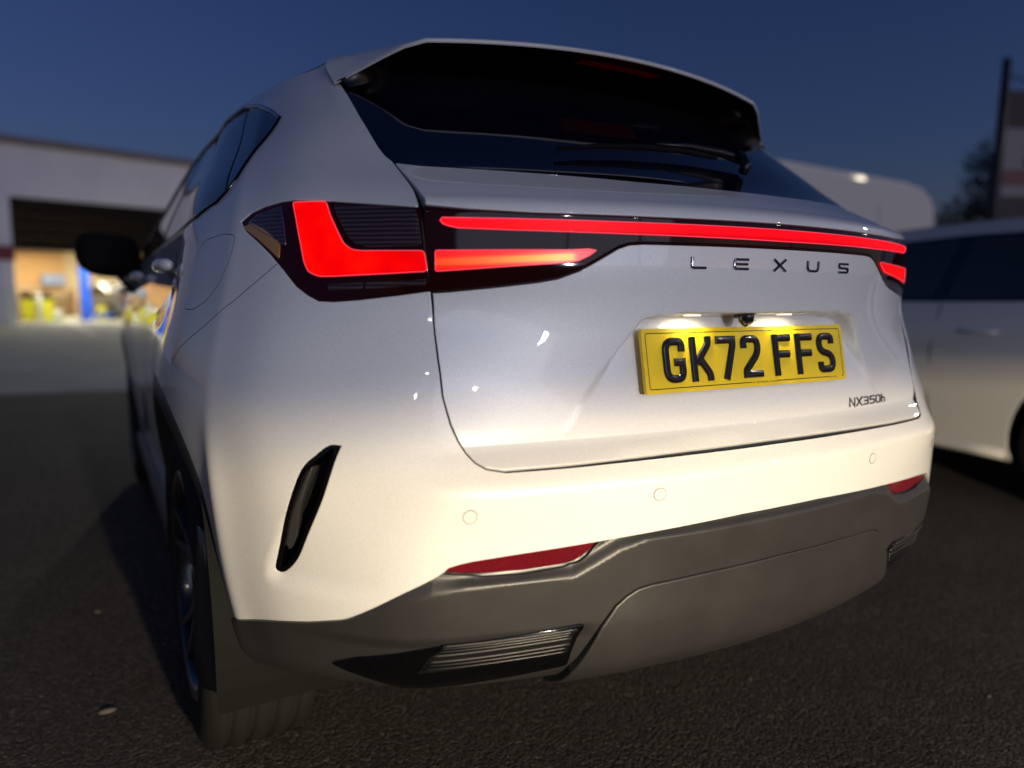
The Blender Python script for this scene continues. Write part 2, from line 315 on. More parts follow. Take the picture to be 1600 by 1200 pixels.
# dense grid
NZ=241;ZG=np.linspace(ZB,ZT,NZ)
UG=np.concatenate([np.arange(0,1.6,.01),np.arange(1.6,UMAX,.04),[UMAX]])
def _grid():
    ext=np.concatenate([-UK[3:0:-1],UK])
    G=np.zeros((len(UG),NZ,3))
    for j,z in enumerate(ZG):
        P=plan(z);Pe=np.concatenate([P[3:0:-1]*[-1,1],P])
        G[:,j,:2]=nspline(ext,Pe)(UG);G[:,j,2]=z
    return G
GRID=_grid()
def shell(u,z):
    """left/right: u<0 = viewer's left.  returns (n,3)"""
    u=np.atleast_1d(np.asarray(u,float));z=np.atleast_1d(np.asarray(z,float))
    a=np.abs(u);i=np.clip(np.searchsorted(UG,a)-1,0,len(UG)-2);t=np.clip((a-UG[i])/(UG[i+1]-UG[i]),0,1)
    # cubic in both via Catmull-Rom on the dense grid
    def cr(p0,p1,p2,p3,t): return .5*((2*p1)+(-p0+p2)*t+(2*p0-5*p1+4*p2-p3)*t*t+(-p0+3*p1-3*p2+p3)*t**3)
    jz=(z-ZB)/(ZT-ZB)*(NZ-1);j=np.clip(jz.astype(int),0,NZ-2);s=np.clip(jz-j,0,1)[:,None]
    def col(k):
        k2=np.clip(k,0,len(UG)-1)
        g=[GRID[k2,np.clip(j+d,0,NZ-1)] for d in (-1,0,1,2)]
        q=cr(*g,s)
        neg=(k<0);q[neg]=cr(*[GRID[-k[neg],np.clip(j[neg]+d,0,NZ-1)] for d in (-1,0,1,2)],s[neg])*[-1,1,1]
        return q
    P=(1-t)[:,None]*col(i)+t[:,None]*col(i+1) if False else cr(col(i-1),col(i),col(i+1),col(np.minimum(i+2,len(UG)-1)),t[:,None])
    P=P.copy();P[:,0]*=np.where(u<0,-1,1)
    return P
Y0T=pchip([.745,.757,.770,.797,.803,.83,.90,.97,1.03,1.085,1.155,1.175,1.195,1.257,1.35,1.444,1.56],
          [.056,.062,.075,.108,.112,.112,.103,.088,.076,.069,.069,.078,.118,.255,.395,.53,.70])
KT=pchip([.745,.80,.90,1.03,1.10,1.155,1.19,1.257,1.444,1.56],[.16,.154,.26,.41,.415,.42,.40,.36,.35,.33])
def sstep(a,b,x):
    t=np.clip((x-a)/(b-a),0,1);return t*t*(3-2*t)
def plate_plane(z): return .1296+(z-.923)*.2
def tg0(x,z):
    x=np.atleast_1d(np.asarray(x,float));z=np.atleast_1d(np.asarray(z,float))
    return np.stack([x,Y0T(z)+KT(z)*x*x,z],1)

# ------------------------------------------------------------------ patch builder: polygon in (u, z) laid on a surface
def pip(poly, X, Y):
    inside = np.zeros(len(X), bool); n = len(poly)
    for i in range(n):
        x1, y1 = poly[i]; x2, y2 = poly[(i+1) % n]
        c = (y1 > Y) != (y2 > Y)
        with np.errstate(divide='ignore', invalid='ignore'):
            xi = (x2-x1)*(Y-y1)/(y2-y1)+x1
        inside ^= c & (X < xi)
    return inside
def area2(p): return float(np.sum(p[:, 0]*np.roll(p[:, 1], -1)-np.roll(p[:, 0], -1)*p[:, 1]))
def round_poly(pts, r, seg=5):
    """fillet the corners of a closed polygon; r scalar or list"""
    pts = [np.array(p, float) for p in pts]; n = len(pts); out = []
    for i in range(n):
        ri = r[i] if hasattr(r, '__len__') else r
        a, b, c = pts[i-1], pts[i], pts[(i+1) % n]
        if ri <= 0: out.append(b); continue
        u1 = a-b; u2 = c-b; l1 = np.linalg.norm(u1); l2 = np.linalg.norm(u2)
        d = min(ri, .45*l1, .45*l2); p0 = b+u1/l1*d; p2 = b+u2/l2*d
        for k in range(seg+1):
            t = k/seg; out.append((1-t)**2*p0+2*t*(1-t)*b+t*t*p2)
    return np.array(out)
def densify(poly, h):
    out = []; n = len(poly)
    for i in range(n):
        a = poly[i]; b = poly[(i+1) % n]; k = max(1, int(math.ceil(np.linalg.norm(b-a)/h)))
        for j in range(k): out.append(a+(b-a)*j/k)
    return np.array(out)
def offset_poly(p, d):
    """move a CCW polygon inwards by d"""
    t1 = p-np.roll(p, 1, 0); t2 = np.roll(p, -1, 0)-p
    n1 = np.stack([-t1[:, 1], t1[:, 0]], 1); n2 = np.stack([-t2[:, 1], t2[:, 0]], 1)
    n1 /= np.linalg.norm(n1, axis=1)[:, None]+1e-12; n2 /= np.linalg.norm(n2, axis=1)[:, None]+1e-12
    b = n1+n2; l = np.linalg.norm(b, axis=1)[:, None]; b = b/np.maximum(l, .3)
    c = np.maximum((b*n1).sum(1), .5)[:, None]
    return p+b*d/c
def normals_of(surf, u, z):
    e = 6e-4
    du = surf(u+e, z)-surf(u-e, z); dz = surf(u, z+e)-surf(u, z-e)
    n = np.cross(du, dz); n /= np.linalg.norm(n, axis=1)[:, None]+1e-15
    return n           # outwards for a surface seen from the back of the car
def patch(name, poly, surf, material, parent, h=.009, off=0., holes=(), gap=.0, roll=.0015, depth=.010, hb=None, skirt=True):
    hb = hb or h*.6
    loops = []
    for k, q in enumerate([poly]+list(holes)):
        q = np.array(q, float)
        if area2(q) < 0: q = q[::-1]
        q = densify(q, hb)
        q = offset_poly(q, gap if k == 0 else -gap) if gap else q
        loops.append(q)
    mn = loops[0].min(0); mx = loops[0].max(0)
    gx = np.arange(mn[0], mx[0]+h, h); gz = np.arange(mn[1], mx[1]+h, h*.866)
    A, B = np.meshgrid(gx, gz); A = A+(np.arange(len(gz)) % 2)[:, None]*h*.5
    I = np.stack([A.ravel(), B.ravel()], 1)
    keep = pip(loops[0], I[:, 0], I[:, 1])
    for q in loops[1:]: keep &= ~pip(q, I[:, 0], I[:, 1])
    I = I[keep]
    allb = np.concatenate(loops)
    if len(I):
        ok = np.ones(len(I), bool)
        for s in range(0, len(I), 2000):
            d = ((I[s:s+2000, None, :]-allb[None])**2).sum(2).min(1); ok[s:s+2000] = d > (.55*hb)**2
        I = I[ok]
    pts = np.concatenate([allb, I]); edges = []; st = 0
    for q in loops:
        n = len(q); edges += [(st+i, st+(i+1) % n) for i in range(n)]; st += n
    vo, eo, fo, ov, oe, of = delaunay_2d_cdt([Vector(p) for p in pts], edges, [], 0, 1e-7, True)
    V2 = np.array([tuple(v) for v in vo]); T = np.array([tuple(f) for f in fo])
    cen = V2[T].mean(1); k = pip(loops[0], cen[:, 0], cen[:, 1])
    for q in loops[1:]: k &= ~pip(q, cen[:, 0], cen[:, 1])
    T = T[k]
    a_ = V2[T]; cr_ = (a_[:, 1, 0]-a_[:, 0, 0])*(a_[:, 2, 1]-a_[:, 0, 1])-(a_[:, 1, 1]-a_[:, 0, 1])*(a_[:, 2, 0]-a_[:, 0, 0])
    T[cr_ < 0] = T[cr_ < 0][:, ::-1]; T = T[np.abs(cr_) > 1e-12]
    Nn = normals_of(surf, V2[:, 0], V2[:, 1]); P3 = surf(V2[:, 0], V2[:, 1])+Nn*off
    verts = [P3]; nors = [Nn]; faces = [tuple(t) for t in T]; base = len(P3)
    if skirt:
        for li, q in enumerate(loops):
            n = len(q); N0 = normals_of(surf, q[:, 0], q[:, 1]); B0 = surf(q[:, 0], q[:, 1])+N0*off
            tg = np.roll(B0, -1, 0)-np.roll(B0, 1, 0); tg /= np.linalg.norm(tg, axis=1)[:, None]+1e-12
            outw = np.cross(tg, N0)
            if li > 0: outw = -outw
            r1 = B0+outw*roll*.7-N0*roll*.3; r2 = B0+outw*roll-N0*roll; r3 = r2-N0*depth
            nA = N0*.75+outw*.66; nA /= np.linalg.norm(nA, axis=1)[:, None]
            for ring, nn in ((B0, N0), (r1, nA), (r2, outw), (r3, outw)): verts.append(ring); nors.append(nn)
            for rr_ in range(3):
                o0 = base+rr_*n; o1 = o0+n
                for i in range(n):
                    j = (i+1) % n
                    f = (o0+i, o1+i, o1+j, o0+j)
                    faces.append(f if li == 0 else f[::-1])
            base += 4*n
    return meshobj(name, np.concatenate(verts), faces, material, parent, True, np.concatenate(nors))
def mir(poly): return [(-a, b) for a, b in poly]
def closed_half(half):
    """mirror a half outline (starting and ending at u=0) into a full loop"""
    return [tuple(p) for p in half]+[(-a, b) for a, b in half[::-1] if abs(a) > 1e-6]

# ---- surfaces
def shellN(u, z): return normals_of(shell, u, z)
def bumper_surf(u, z):
    """shell with the sculpted pocket round the corner vents"""
    Pp = shell(u, z); a = np.abs(u)
    # pocket: fades in from the outer edge line to the slot
    t = (z-.585)/(.815-.585); ue = .925-.125*np.clip(t, 0, 1)**1.25
    d = ue-a                                             # distance inboard of the pocket's outer edge
    msk = sstep(.555, .60, z)*(1-sstep(.70, .83, z))*sstep(-.01, .026, d)*(1-sstep(.03, .24, d))
    low = sstep(.555, .59, z)
    return Pp-NRM(u, z)*(msk*.010*low)[:, None]
_nc = {}
def NRM(u, z): return normals_of(shell, np.atleast_1d(np.asarray(u, float)), np.atleast_1d(np.asarray(z, float)))
def clad_surf(u, z):
    Pp = shell(u, z); a = np.abs(u)
    zf = np.interp(a, [0, .300, .350, .425, .66, .76, 1.2], [.652, .650, .640, .604, .600, .575, .545])     # fold that runs under the reflector
    wf_ = np.interp(a, [0, .30, .36, .42, .47, .60, .80, 1.2], [.010, .010, .014, .013, .010, .010, .035, .06])
    step = -.007+.013*(1-sstep(zf-wf_, zf+wf_*.8, z))
    low = -.012*(1-sstep(.484, .516, z))*sstep(.36, .42, a)*(1-sstep(.74, .95, a))          # tucked in round the vents
    return Pp+NRM(u, z)*(step+low)[:, None]
def tg(x, z):
    """tailgate skin with the number plate recess"""
    x = np.atleast_1d(np.asarray(x, float)); z = np.atleast_1d(np.asarray(z, float))
    y = Y0T(z)+KT(z)*x*x; a = np.abs(x)
    yr = plate_plane(z)+.008+.10*x*x
    edge = .262+(1.0-z)*.80                                 # half width of the trapezoid
    edge = np.where(z < 1.0, edge, .262)
    inside = (1-sstep(-.001, .020, a-edge+.012))
    top = 1-sstep(.997, 1.0055, z+.05*np.maximum(a-.20, 0)**1.0*2.0)
    k = inside*top
    # flush at the bottom, deep at the top
    yy = np.maximum(y, yr)*1.0
    bl = sstep(.80, .87, z)
    yin = y*(1-bl)+np.maximum(y-.0, yr)*bl
    yin = np.where(z < .87, y+(plate_plane(z)+.008+.10*x*x-y)*bl, yr)
    return np.stack([x, y+(yin-y)*k, z], 1)

# ================================================================== the silver-white SUV
suv = empty('suv', (0, 0, 0), 0, 'pearl white SUV with lit red rear light bar and yellow number plate, nearest the camera', 'car')
WY, WZ = .953, .37                                          # rear wheel centre
def u_of_y(y, z):
    us_ = np.linspace(.62, 4.6, 900); yy = shell(us_, np.full(900, z))[:, 1]
    return float(np.interp(y, yy, us_))
def arch_r(r, a):
    """squarish arch: wider at the shoulders, tighter fore and aft"""
    k = (r-.40)/.087; return r-(.028+.010*k)*math.cos(a)**2+(.016+.032*k)*math.sin(2*a)**2
def arch_uz(r, a0, a1, n=24, cy=WY):
    """arc of the wheel arch in (u,z); angle measured from rear-horizontal over the top"""
    out = []
    for a in np.linspace(a0, a1, n):
        r_ = arch_r(r, a); y = cy-r_*math.cos(a); z = WZ+r_*math.sin(a); out.append((u_of_y(y, max(z, ZB)), z))
    return out
RA = .487
def spl(pts, n=4):
    """smooth curve through the points (open)"""
    p = np.array(pts, float); t = np.concatenate([[0], np.cumsum(np.linalg.norm(np.diff(p, axis=0), axis=1)**.5)]); f = nspline(t, p)
    tt = np.concatenate([np.linspace(t[i], t[i+1], n, endpoint=False) for i in range(len(t)-1)]+[[t[-1]]]); return [tuple(q) for q in f(tt)]
LAMP = [(1.018,1.155),(.992,1.170),(.959,1.179),(.915,1.185),(.886,1.186),(.788,1.182),(.684,1.174),(.627,1.1685),(.623,1.107),(.614,1.038),(.667,1.031),(.732,1.024),(.778,1.021),(.806,1.022),(.829,1.031),(.856,1.045),(.894,1.073),(.931,1.098),(.968,1.120),(.999,1.137)]
TGS = [(.616,1.258),(.617,1.239),(.620,1.199),(.623,1.183),(.6265,1.1685),(.623,1.107),(.614,1.038),(.6115,1.014),(.6125,.936),(.611,.879),(.604,.836),(.596,.812),(.587,.795),(.576,.781),(.561,.772),(.532,.767),(.417,.767),(.2,.770),(0,.771)]
QSEAM = [(.908,1.081),(.950,1.053),(.996,1.024),(1.083,.979),(1.193,.932),(1.228,.905)]
DPIL = [(.616,1.258),(.625,1.273),(.629,1.293),(.635,1.367),(.634,1.42),(.638,1.450),(.646,1.475),(.648,1.495),(.640,1.519)]
LOW = [(0,.6605),(.10,.660),(.20,.656),(.311,.651),(.379,.6475),(.422,.645),(.524,.639),(.587,.634),(.609,.631),(.631,.626),(.645,.616),(.698,.592),(.741,.570),(.782,.545),(.803,.534),(.83,.526),(.864,.516),(.939,.497),(1.03,.471)]
LOW = LOW[:9]+spl(LOW[9:], 4)
DLO_B = [(.951,1.386),(.978,1.352),(1.016,1.308),(1.055,1.247),(1.085,1.221),(1.120,1.204),(1.237,1.184),(1.475,1.176),(1.9,1.172),(2.5,1.165),(3.1,1.158),(3.52,1.150)]
DLO_T = [(.951,1.387),(.983,1.418),(1.044,1.453),(1.113,1.482),(1.25,1.487),(1.5,1.489),(2.0,1.490),(2.4,1.487),(2.7,1.472),(3.0,1.43),(3.3,1.30),(3.52,1.16)]
a_q = math.atan2(.89-WZ-.03, .33)
def ang_at_u(u_t):
    best = min(np.linspace(.0, math.pi, 400), key=lambda a: abs(u_of_y(WY-arch_r(RA, a)*math.cos(a), WZ+arch_r(RA, a)*math.sin(a))-u_t)); return best
A_SEAM = ang_at_u(1.262); A_DOOR = ang_at_u(1.66); A_LOW = math.asin((.463-WZ)/(RA-.040))
DOOR_EDGE = [(1.60,.92),(1.50,1.03),(1.40,1.12),(1.345,1.178)]

# dark inner shell seen through the shut lines
US = np.concatenate([np.arange(-1.2, 1.2001, .03), ]); ZS = np.arange(.40, 1.5501, .02)
def grid_patch(name, us, zs, surf, material, parent, off=0, smooth=True, flip=False):
    U, Z = np.meshgrid(us, zs, indexing='ij'); Nn = normals_of(surf, U.ravel(), Z.ravel()); V = surf(U.ravel(), Z.ravel())+Nn*off
    nz = len(zs); F = [(i*nz+j, (i+1)*nz+j, (i+1)*nz+j+1, i*nz+j+1) for i in range(len(us)-1) for j in range(nz-1)]
    if flip: F = [f[::-1] for f in F]
    return meshobj(name, V, F, material, parent, smooth, Nn if smooth else None)
def liner_surf(u, z):
    Pp = shell(u, z); return Pp
a_all = np.abs(US)
def in_arch_cut(): pass
lin_poly = closed_half([(0,.40),(1.0,.40),(1.0,.47)]+[p for p in arch_uz(RA-.01, .25, A_SEAM, 14)]+arch_uz(RA-.01, A_SEAM, math.pi-.25, 20)[1:]+[(1.8,.40),(3.2,.40),(3.2,1.49),(0,1.49)])
patch('inner_shell', lin_poly, liner_surf, 'black_matte', suv, h=.04, off=-.085, skirt=False)

# ---- quarter panels (left, right), bumper, doors, wings
FUEL = round_poly([(1.075,1.137),(1.028,1.132),(1.036,1.090),(1.060,1.052),(1.10,1.022),(1.15,1.006),(1.205,1.004),(1.232,1.02),(1.225,1.06),(1.20,1.105),(1.16,1.13)], .012, 3)
QUARTER = (DPIL[::-1]+[TGS[1], TGS[2], TGS[3]]+LAMP[:8][::-1]+LAMP[16:][::-1]+QSEAM+arch_uz(RA, A_SEAM, A_DOOR, 16)+DOOR_EDGE+DLO_B[:7][::-1]+DLO_T[1:-3]+[(3.0,1.45),(3.0,1.552)])
# order: D pillar down, tailgate seam, lamp top from the seam to the tip, lamp flank, seam to the arch, arch, door edge, window line, cant rail
QUARTER = DPIL[::-1]+[TGS[1], TGS[2], TGS[3]]+[LAMP[i] for i in range(7, -1, -1)]+[LAMP[i] for i in range(19, 15, -1)]+QSEAM+arch_uz(RA, A_SEAM, A_DOOR, 16)+DOOR_EDGE+DLO_B[:7][::-1][0:]+DLO_T[1:9]+[(2.72,1.506),(1.1,1.506),(.95,1.507),(.85,1.511),(.75,1.516)]
for s in (-1, 1):
    hole = np.array(FUEL if s > 0 else mir(FUEL)); hole = hole if area2(hole) > 0 else hole[::-1]
    patch('quarter_panel', QUARTER if s > 0 else mir(QUARTER), shell, 'paint', suv, h=.011 if s < 0 else .02, gap=.0015, holes=[offset_poly(hole, -.0004)] if s < 0 else [])
    if s < 0: patch('fuel_flap', offset_poly(hole, -.0005), shell, 'paint', suv, h=.010, gap=.0012, roll=.0009)
HALF_B = LOW+arch_uz(RA, A_LOW, A_SEAM, 16)+QSEAM[::-1]+[LAMP[i] for i in range(16, 8, -1)]+TGS[7:]
SLOT0 = [(.783,.806),(.800,.806),(.823,.791),(.843,.775),(.861,.748),(.882,.698),(.899,.643),(.911,.606),(.912,.594),(.903,.591),(.889,.601),(.874,.622),(.858,.661),(.829,.724),(.801,.779)]
SLOT = np.array(spl(SLOT0+[SLOT0[0]], 3)[:-1])
patch('rear_bumper', closed_half(HALF_B), bumper_surf, 'paint', suv, h=.0085, gap=.0012, holes=[SLOT, mir(SLOT)], depth=.012)
# corner air slots: rim, dark bowl and inner blade
for s in (-1, 1):
    sl = np.array(SLOT if s > 0 else mir(SLOT))
    rim = patch('air_slot', sl, bumper_surf, 'black_matte', suv, h=.008, off=-.030, gap=.0004, skirt=False)
    c_in = offset_poly(densify(sl if area2(sl) > 0 else sl[::-1], .004), .0058)
    patch('slot_rim', sl, bumper_surf, 'black_gloss', rim, h=.006, off=-.0004, gap=.0004, holes=[c_in], depth=.032, roll=.0012, hb=.004)
    bl = [(.893,.628),(.897,.66),(.880,.712),(.863,.755),(.842,.782),(.838,.775),(.853,.742),(.868,.70),(.882,.65)]
    patch('slot_blade', bl if s > 0 else mir(bl), bumper_surf, 'cladding', rim, h=.006, off=-.010, roll=.003, depth=.012, hb=.004)

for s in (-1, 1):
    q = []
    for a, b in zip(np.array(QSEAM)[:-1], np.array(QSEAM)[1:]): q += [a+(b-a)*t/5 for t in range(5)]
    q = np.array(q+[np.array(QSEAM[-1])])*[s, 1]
    tube('panel_gap_shade', shell(q[:, 0], q[:, 1])-NRM(q[:, 0], q[:, 1])*.0020, .0021, 'black_matte', suv, n=6)  # black tube stands in for the shade inside the panel gap
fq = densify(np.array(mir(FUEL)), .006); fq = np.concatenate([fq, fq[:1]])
tube('flap_gap_shade', shell(fq[:, 0], fq[:, 1])-NRM(fq[:, 0], fq[:, 1])*.0018, .0017, 'black_matte', suv, n=6, caps=False)  # black line round the flap, put in as the shade of its gap

# ---- tailgate skin
TB_TOP = [(0,1.1585),(.269,1.158),(.459,1.159),(.55,1.163),(.6265,1.1685)]
TB_BOT = [(.614,1.038),(.578,1.040),(.506,1.048),(.450,1.0555),(.421,1.061),(.388,1.074),(.353,1.0945),(.327,1.110),(.308,1.1165),(.284,1.1185),(.153,1.119),(0,1.119)]
def U2X(pts): return [(float(shell([a], [b])[0, 0]), b) for a, b in pts]
TGSX = U2X(TGS)
up = [(0,1.1585),(.269,1.158),(.459,1.159),(.55,1.163),(TGSX[4][0], 1.1685)]+TGSX[:4][::-1]+[(.56,1.2525),(.40,1.246),(.20,1.238),(0,1.2355)]
tgt = patch('tailgate', closed_half(up), tg, 'paint', suv, h=.010, gap=.0032, depth=.02)
lo = [(0,1.119),(.153,1.119),(.284,1.1185),(.308,1.1165),(.327,1.110),(.353,1.0945),(.388,1.074),(.421,1.061),(.450,1.0555),(.506,1.048),(.578,1.040),(TGSX[6][0],1.038)]+TGSX[7:]
tgl = patch('lower_skin', closed_half(lo), tg, 'paint', tgt, h=.0048, gap=.0048, depth=.02)

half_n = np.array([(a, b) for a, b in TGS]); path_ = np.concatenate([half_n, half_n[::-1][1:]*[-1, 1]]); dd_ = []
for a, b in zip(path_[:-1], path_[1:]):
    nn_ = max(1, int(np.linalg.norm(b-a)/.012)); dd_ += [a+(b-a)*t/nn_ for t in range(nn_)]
dd_ = np.array(dd_+[path_[-1]]); gap_path = shell(dd_[:, 0], dd_[:, 1])-NRM(dd_[:, 0], dd_[:, 1])*.0052
tube('tailgate_gap_shade', gap_path, .0036, 'black_matte', suv, n=8)  # black tube that paints the tailgate gap dark, as shade would

# ---- tail lamps on the body
LAMPL = round_poly([(.886,1.1815),(.803,1.1805),(.794,1.158),(.777,1.131),(.764,1.112),(.748,1.1025),(.728,1.1005),(.6245,1.1005),(.619,1.069),(.690,1.065),(.782,1.061),(.811,1.061),(.833,1.068),(.845,1.083),(.868,1.134)], .006, 3)
LENS = round_poly([(.787,1.1755),(.685,1.171),(.634,1.1645),(.629,1.1085),(.718,1.1065),(.741,1.112),(.755,1.123),(.773,1.148)], .006, 3)
TURN = [(.993,1.1515),(.975,1.163),(.914,1.175),(.893,1.110),(.929,1.125),(.963,1.137)]
AMB = [(1.006,1.1455),(.985,1.150),(.955,1.140),(.922,1.122),(.908,1.112),(.905,1.090),(.93,1.1045),(.965,1.124),(.995,1.1385)]
GRL = [(.790,1.0485),(.722,1.051),(.6225,1.0565),(.6205,1.0485),(.722,1.042),(.789,1.0385)]
def outline_tube(name, poly, surf, r, off, material, parent, hb=.006):
    q = densify(np.array(poly, float), hb); q = np.concatenate([q, q[:1]])
    Nn = normals_of(surf, q[:, 0], q[:, 1]); Pt = surf(q[:, 0], q[:, 1])+Nn*off
    return tube(name, Pt, r, material, parent, n=6, caps=False)
for s in (-1, 1):
    w_ = (lambda p: p) if s > 0 else mir
    tl = patch('tail_lamp', w_(LAMP), shell, 'lamp_glass', suv, h=.010, off=-.001, gap=.002, depth=.03, roll=.003)
    patch('light_guide', w_(LAMPL), shell, 'lamp_red', tl, h=.010, off=.0006, roll=.0008, depth=.001)
    outline_tube('guide_edge', w_(LAMPL), shell, .0006, .0012, 'lamp_edge', tl)
    patch('reversing_lens', w_(LENS), shell, 'lamp_lens', tl, h=.010, off=.0004, roll=.0006, depth=.001)
    led = [(.651,1.158),(.636,1.157),(.634,1.124),(.649,1.124)]
    patch('led_block', w_(led), shell, 'lamp_lens', tl, h=.006, off=.0012, roll=.0006, depth=.001)
    patch('side_lens', w_(TURN), shell, 'lamp_lens', tl, h=.010, off=.0004, roll=.0006, depth=.001)
    patch('amber_lens', w_(AMB), shell, 'orange_lens', tl, h=.008, off=.0010, roll=.0006, depth=.001)
    outline_tube('lens_bezel', w_(TURN), shell, .0009, .0006, 'chrome', tl)
    for k in range(2):
        gp = [(.790,1.0485),(.7265,1.051),(.7265,1.0418),(.789,1.0385)] if k == 0 else [(.7205,1.0512),(.6225,1.0565),(.6205,1.0485),(.7205,1.0420)]
        patch('reflex_grid', w_(gp), shell, 'lamp_lens', tl, h=.008, off=.0006, roll=.0005, depth=.001)

# ---- tailgate lamp unit with the full-width light bar
tbx = [(TGSX[4][0], 1.1685) if abs(a-.6265) < 1e-6 else (a, b) for a, b in TB_TOP]
tbb = [(TGSX[6][0], 1.038) if abs(a-.614) < 1e-6 else (a, b) for a, b in TB_BOT]
tgl_ = patch('tailgate_lamp', closed_half(tbx+[(TGSX[5][0], 1.107)]+tbb), tg, 'lamp_glass', suv, h=.009, off=-.0015, gap=.002, depth=.02, roll=.003)
BAR = [(0,1.1495),(.30,1.1495),(.489,1.1505),(.586,1.1505),(.589,1.146),(.585,1.141),(.577,1.1378),(.564,1.1350),(.489,1.133),(.311,1.131),(0,1.1295)]
patch('light_bar', closed_half(BAR), tg, 'lamp_bar', tgl_, h=.007, off=.0008, roll=.0008, depth=.001, hb=.004)
outline_tube('bar_edge', closed_half(BAR), tg, .0006, .0013, 'lamp_edge', tgl_)
STR = round_poly([(.5965,1.1008),(.489,1.103),(.40,1.1045),(.374,1.1065),(.3605,1.1045),(.372,1.096),(.390,1.0872),(.423,1.083),(.489,1.078),(.5965,1.069)], .003, 2)
for s in (-1, 1):
    q = STR if s > 0 else np.array(mir(STR))
    patch('light_strip', q, tg, 'lamp_strip' if s < 0 else 'lamp_red', tgl_, h=.006, off=.0008, roll=.0008, depth=.001, hb=.004)
    outline_tube('strip_edge', q, tg, .0006, .0012, 'lamp_edge', tgl_)
    rp_ = [(.60,1.1245),(.42,1.1255),(.405,1.1225),(.60,1.118)]

# ---- bumper cladding, skid panel, reflectors, vents
REFL = round_poly([(.381,.6465),(.422,.6435),(.524,.6375),(.587,.6325),(.609,.6295),(.628,.625),(.641,.6165),(.565,.6105),(.502,.6095),(.441,.613),(.415,.6185),(.400,.628)], .004, 2)
SKID = [(0,.573),(.177,.570),(.285,.566),(.312,.562),(.333,.552),(.352,.538),(.376,.505),(.398,.458),(.413,.425),(.418,.372),(0,.372)]
GLO = round_poly([(.830,.446),(.793,.462),(.645,.494),(.52,.505),(.405,.512),(.410,.489),(.418,.460),(.420,.432),(.511,.419),(.600,.410),(.707,.408),(.765,.424),(.81,.438)], .004, 2)
CLADH = LOW+arch_uz(RA, A_LOW, .02, 6)+[(1.0,.385),(.90,.372),(0,.372)]
clad = patch('bumper_cladding', closed_half(CLADH), clad_surf, 'cladding', suv, h=.0046, gap=.0012, hb=.005,
             holes=[offset_poly(densify(np.array(REFL)[::-1] if area2(np.array(REFL)) < 0 else np.array(REFL), .008), -.004),
                    offset_poly((lambda q: q if area2(q) > 0 else q[::-1])(densify(np.array(mir(REFL)), .008)), -.004),
                    closed_half(SKID[:-2]+[(.416,.380),(0,.380)])], roll=.002)
patch('skid_panel', closed_half(SKID), lambda u, z: shell(u, z)+NRM(u, z)*(.007+.004*(sstep(.36, .50, z)*(1-sstep(.50, .575, z))))[:, None], 'cladding', suv, h=.008, gap=.0052, roll=.004, depth=.02)
for s in (-1, 1):
    w_ = (lambda p: p) if s > 0 else mir
    rf = patch('rear_reflector', w_(REFL), clad_surf, 'reflector', suv, h=.006, off=-.002, gap=.001, depth=.012, roll=.002, hb=.004)
    patch('reflector_surround', offset_poly((lambda q: q if area2(q) > 0 else q[::-1])(densify(np.array(w_(REFL)), .006)), -.0075), clad_surf, 'black_satin', rf, h=.008, off=-.007, depth=.004, roll=.001)
    cx, cz = .413, .633
    patch('bolt_boss', w_([(cx+.009*math.cos(a), cz+.0085*math.sin(a)) for a in np.linspace(0, 2*math.pi, 16, endpoint=False)]), clad_surf, 'lamp_edge' if False else 'reflector', rf, h=.004, off=-.0008, roll=.001, depth=.002)
    gt = patch('vent_trim', w_(GLO), clad_surf, 'black_gloss', suv, h=.009, off=.0035, roll=.003, depth=.02, hb=.006)
    VENT = round_poly([(.682,.447),(.660,.476),(.640,.489),(.517,.5005),(.412,.507),(.418,.489),(.424,.463),(.534,.458)], .003, 2)
    patch('vent_panel', w_(VENT), clad_surf, 'black_satin', gt, h=.009, off=.0042, roll=.001, depth=.002)
    for k in range(7):
        z0 = .4555+.0068*k+(.004 if k > 2 else 0)
        xa = .672-.0036*k*1.6; xb = .424-.0012*k
        uu = np.linspace(xa, xb, 26); zz = z0+(.0095)*(xa-uu)/.25*.9
        nn = NRM(uu*s, zz); pp = clad_surf(uu*s, zz)+nn*.0055
        tube('vent_fin', pp, .0020, 'cladding' if k in (2, 3, 6) else 'black_satin', gt, n=6)
# ---- parking sensors
for su, sz in ((-.597,.706),(-.277,.715),(.277,.715),(.597,.706)):
    circ = [(su+.0115*math.cos(a), sz+.0105*math.sin(a)) for a in np.linspace(0, 2*math.pi, 28, endpoint=False)]
    ps = patch('parking_sensor', circ, bumper_surf, 'paint', suv, h=.006, off=.0006, roll=.0005, depth=.003, hb=.003)
    outline_tube('sensor_ring', circ, bumper_surf, .0006, .0002, 'ring_grey', ps, hb=.004)

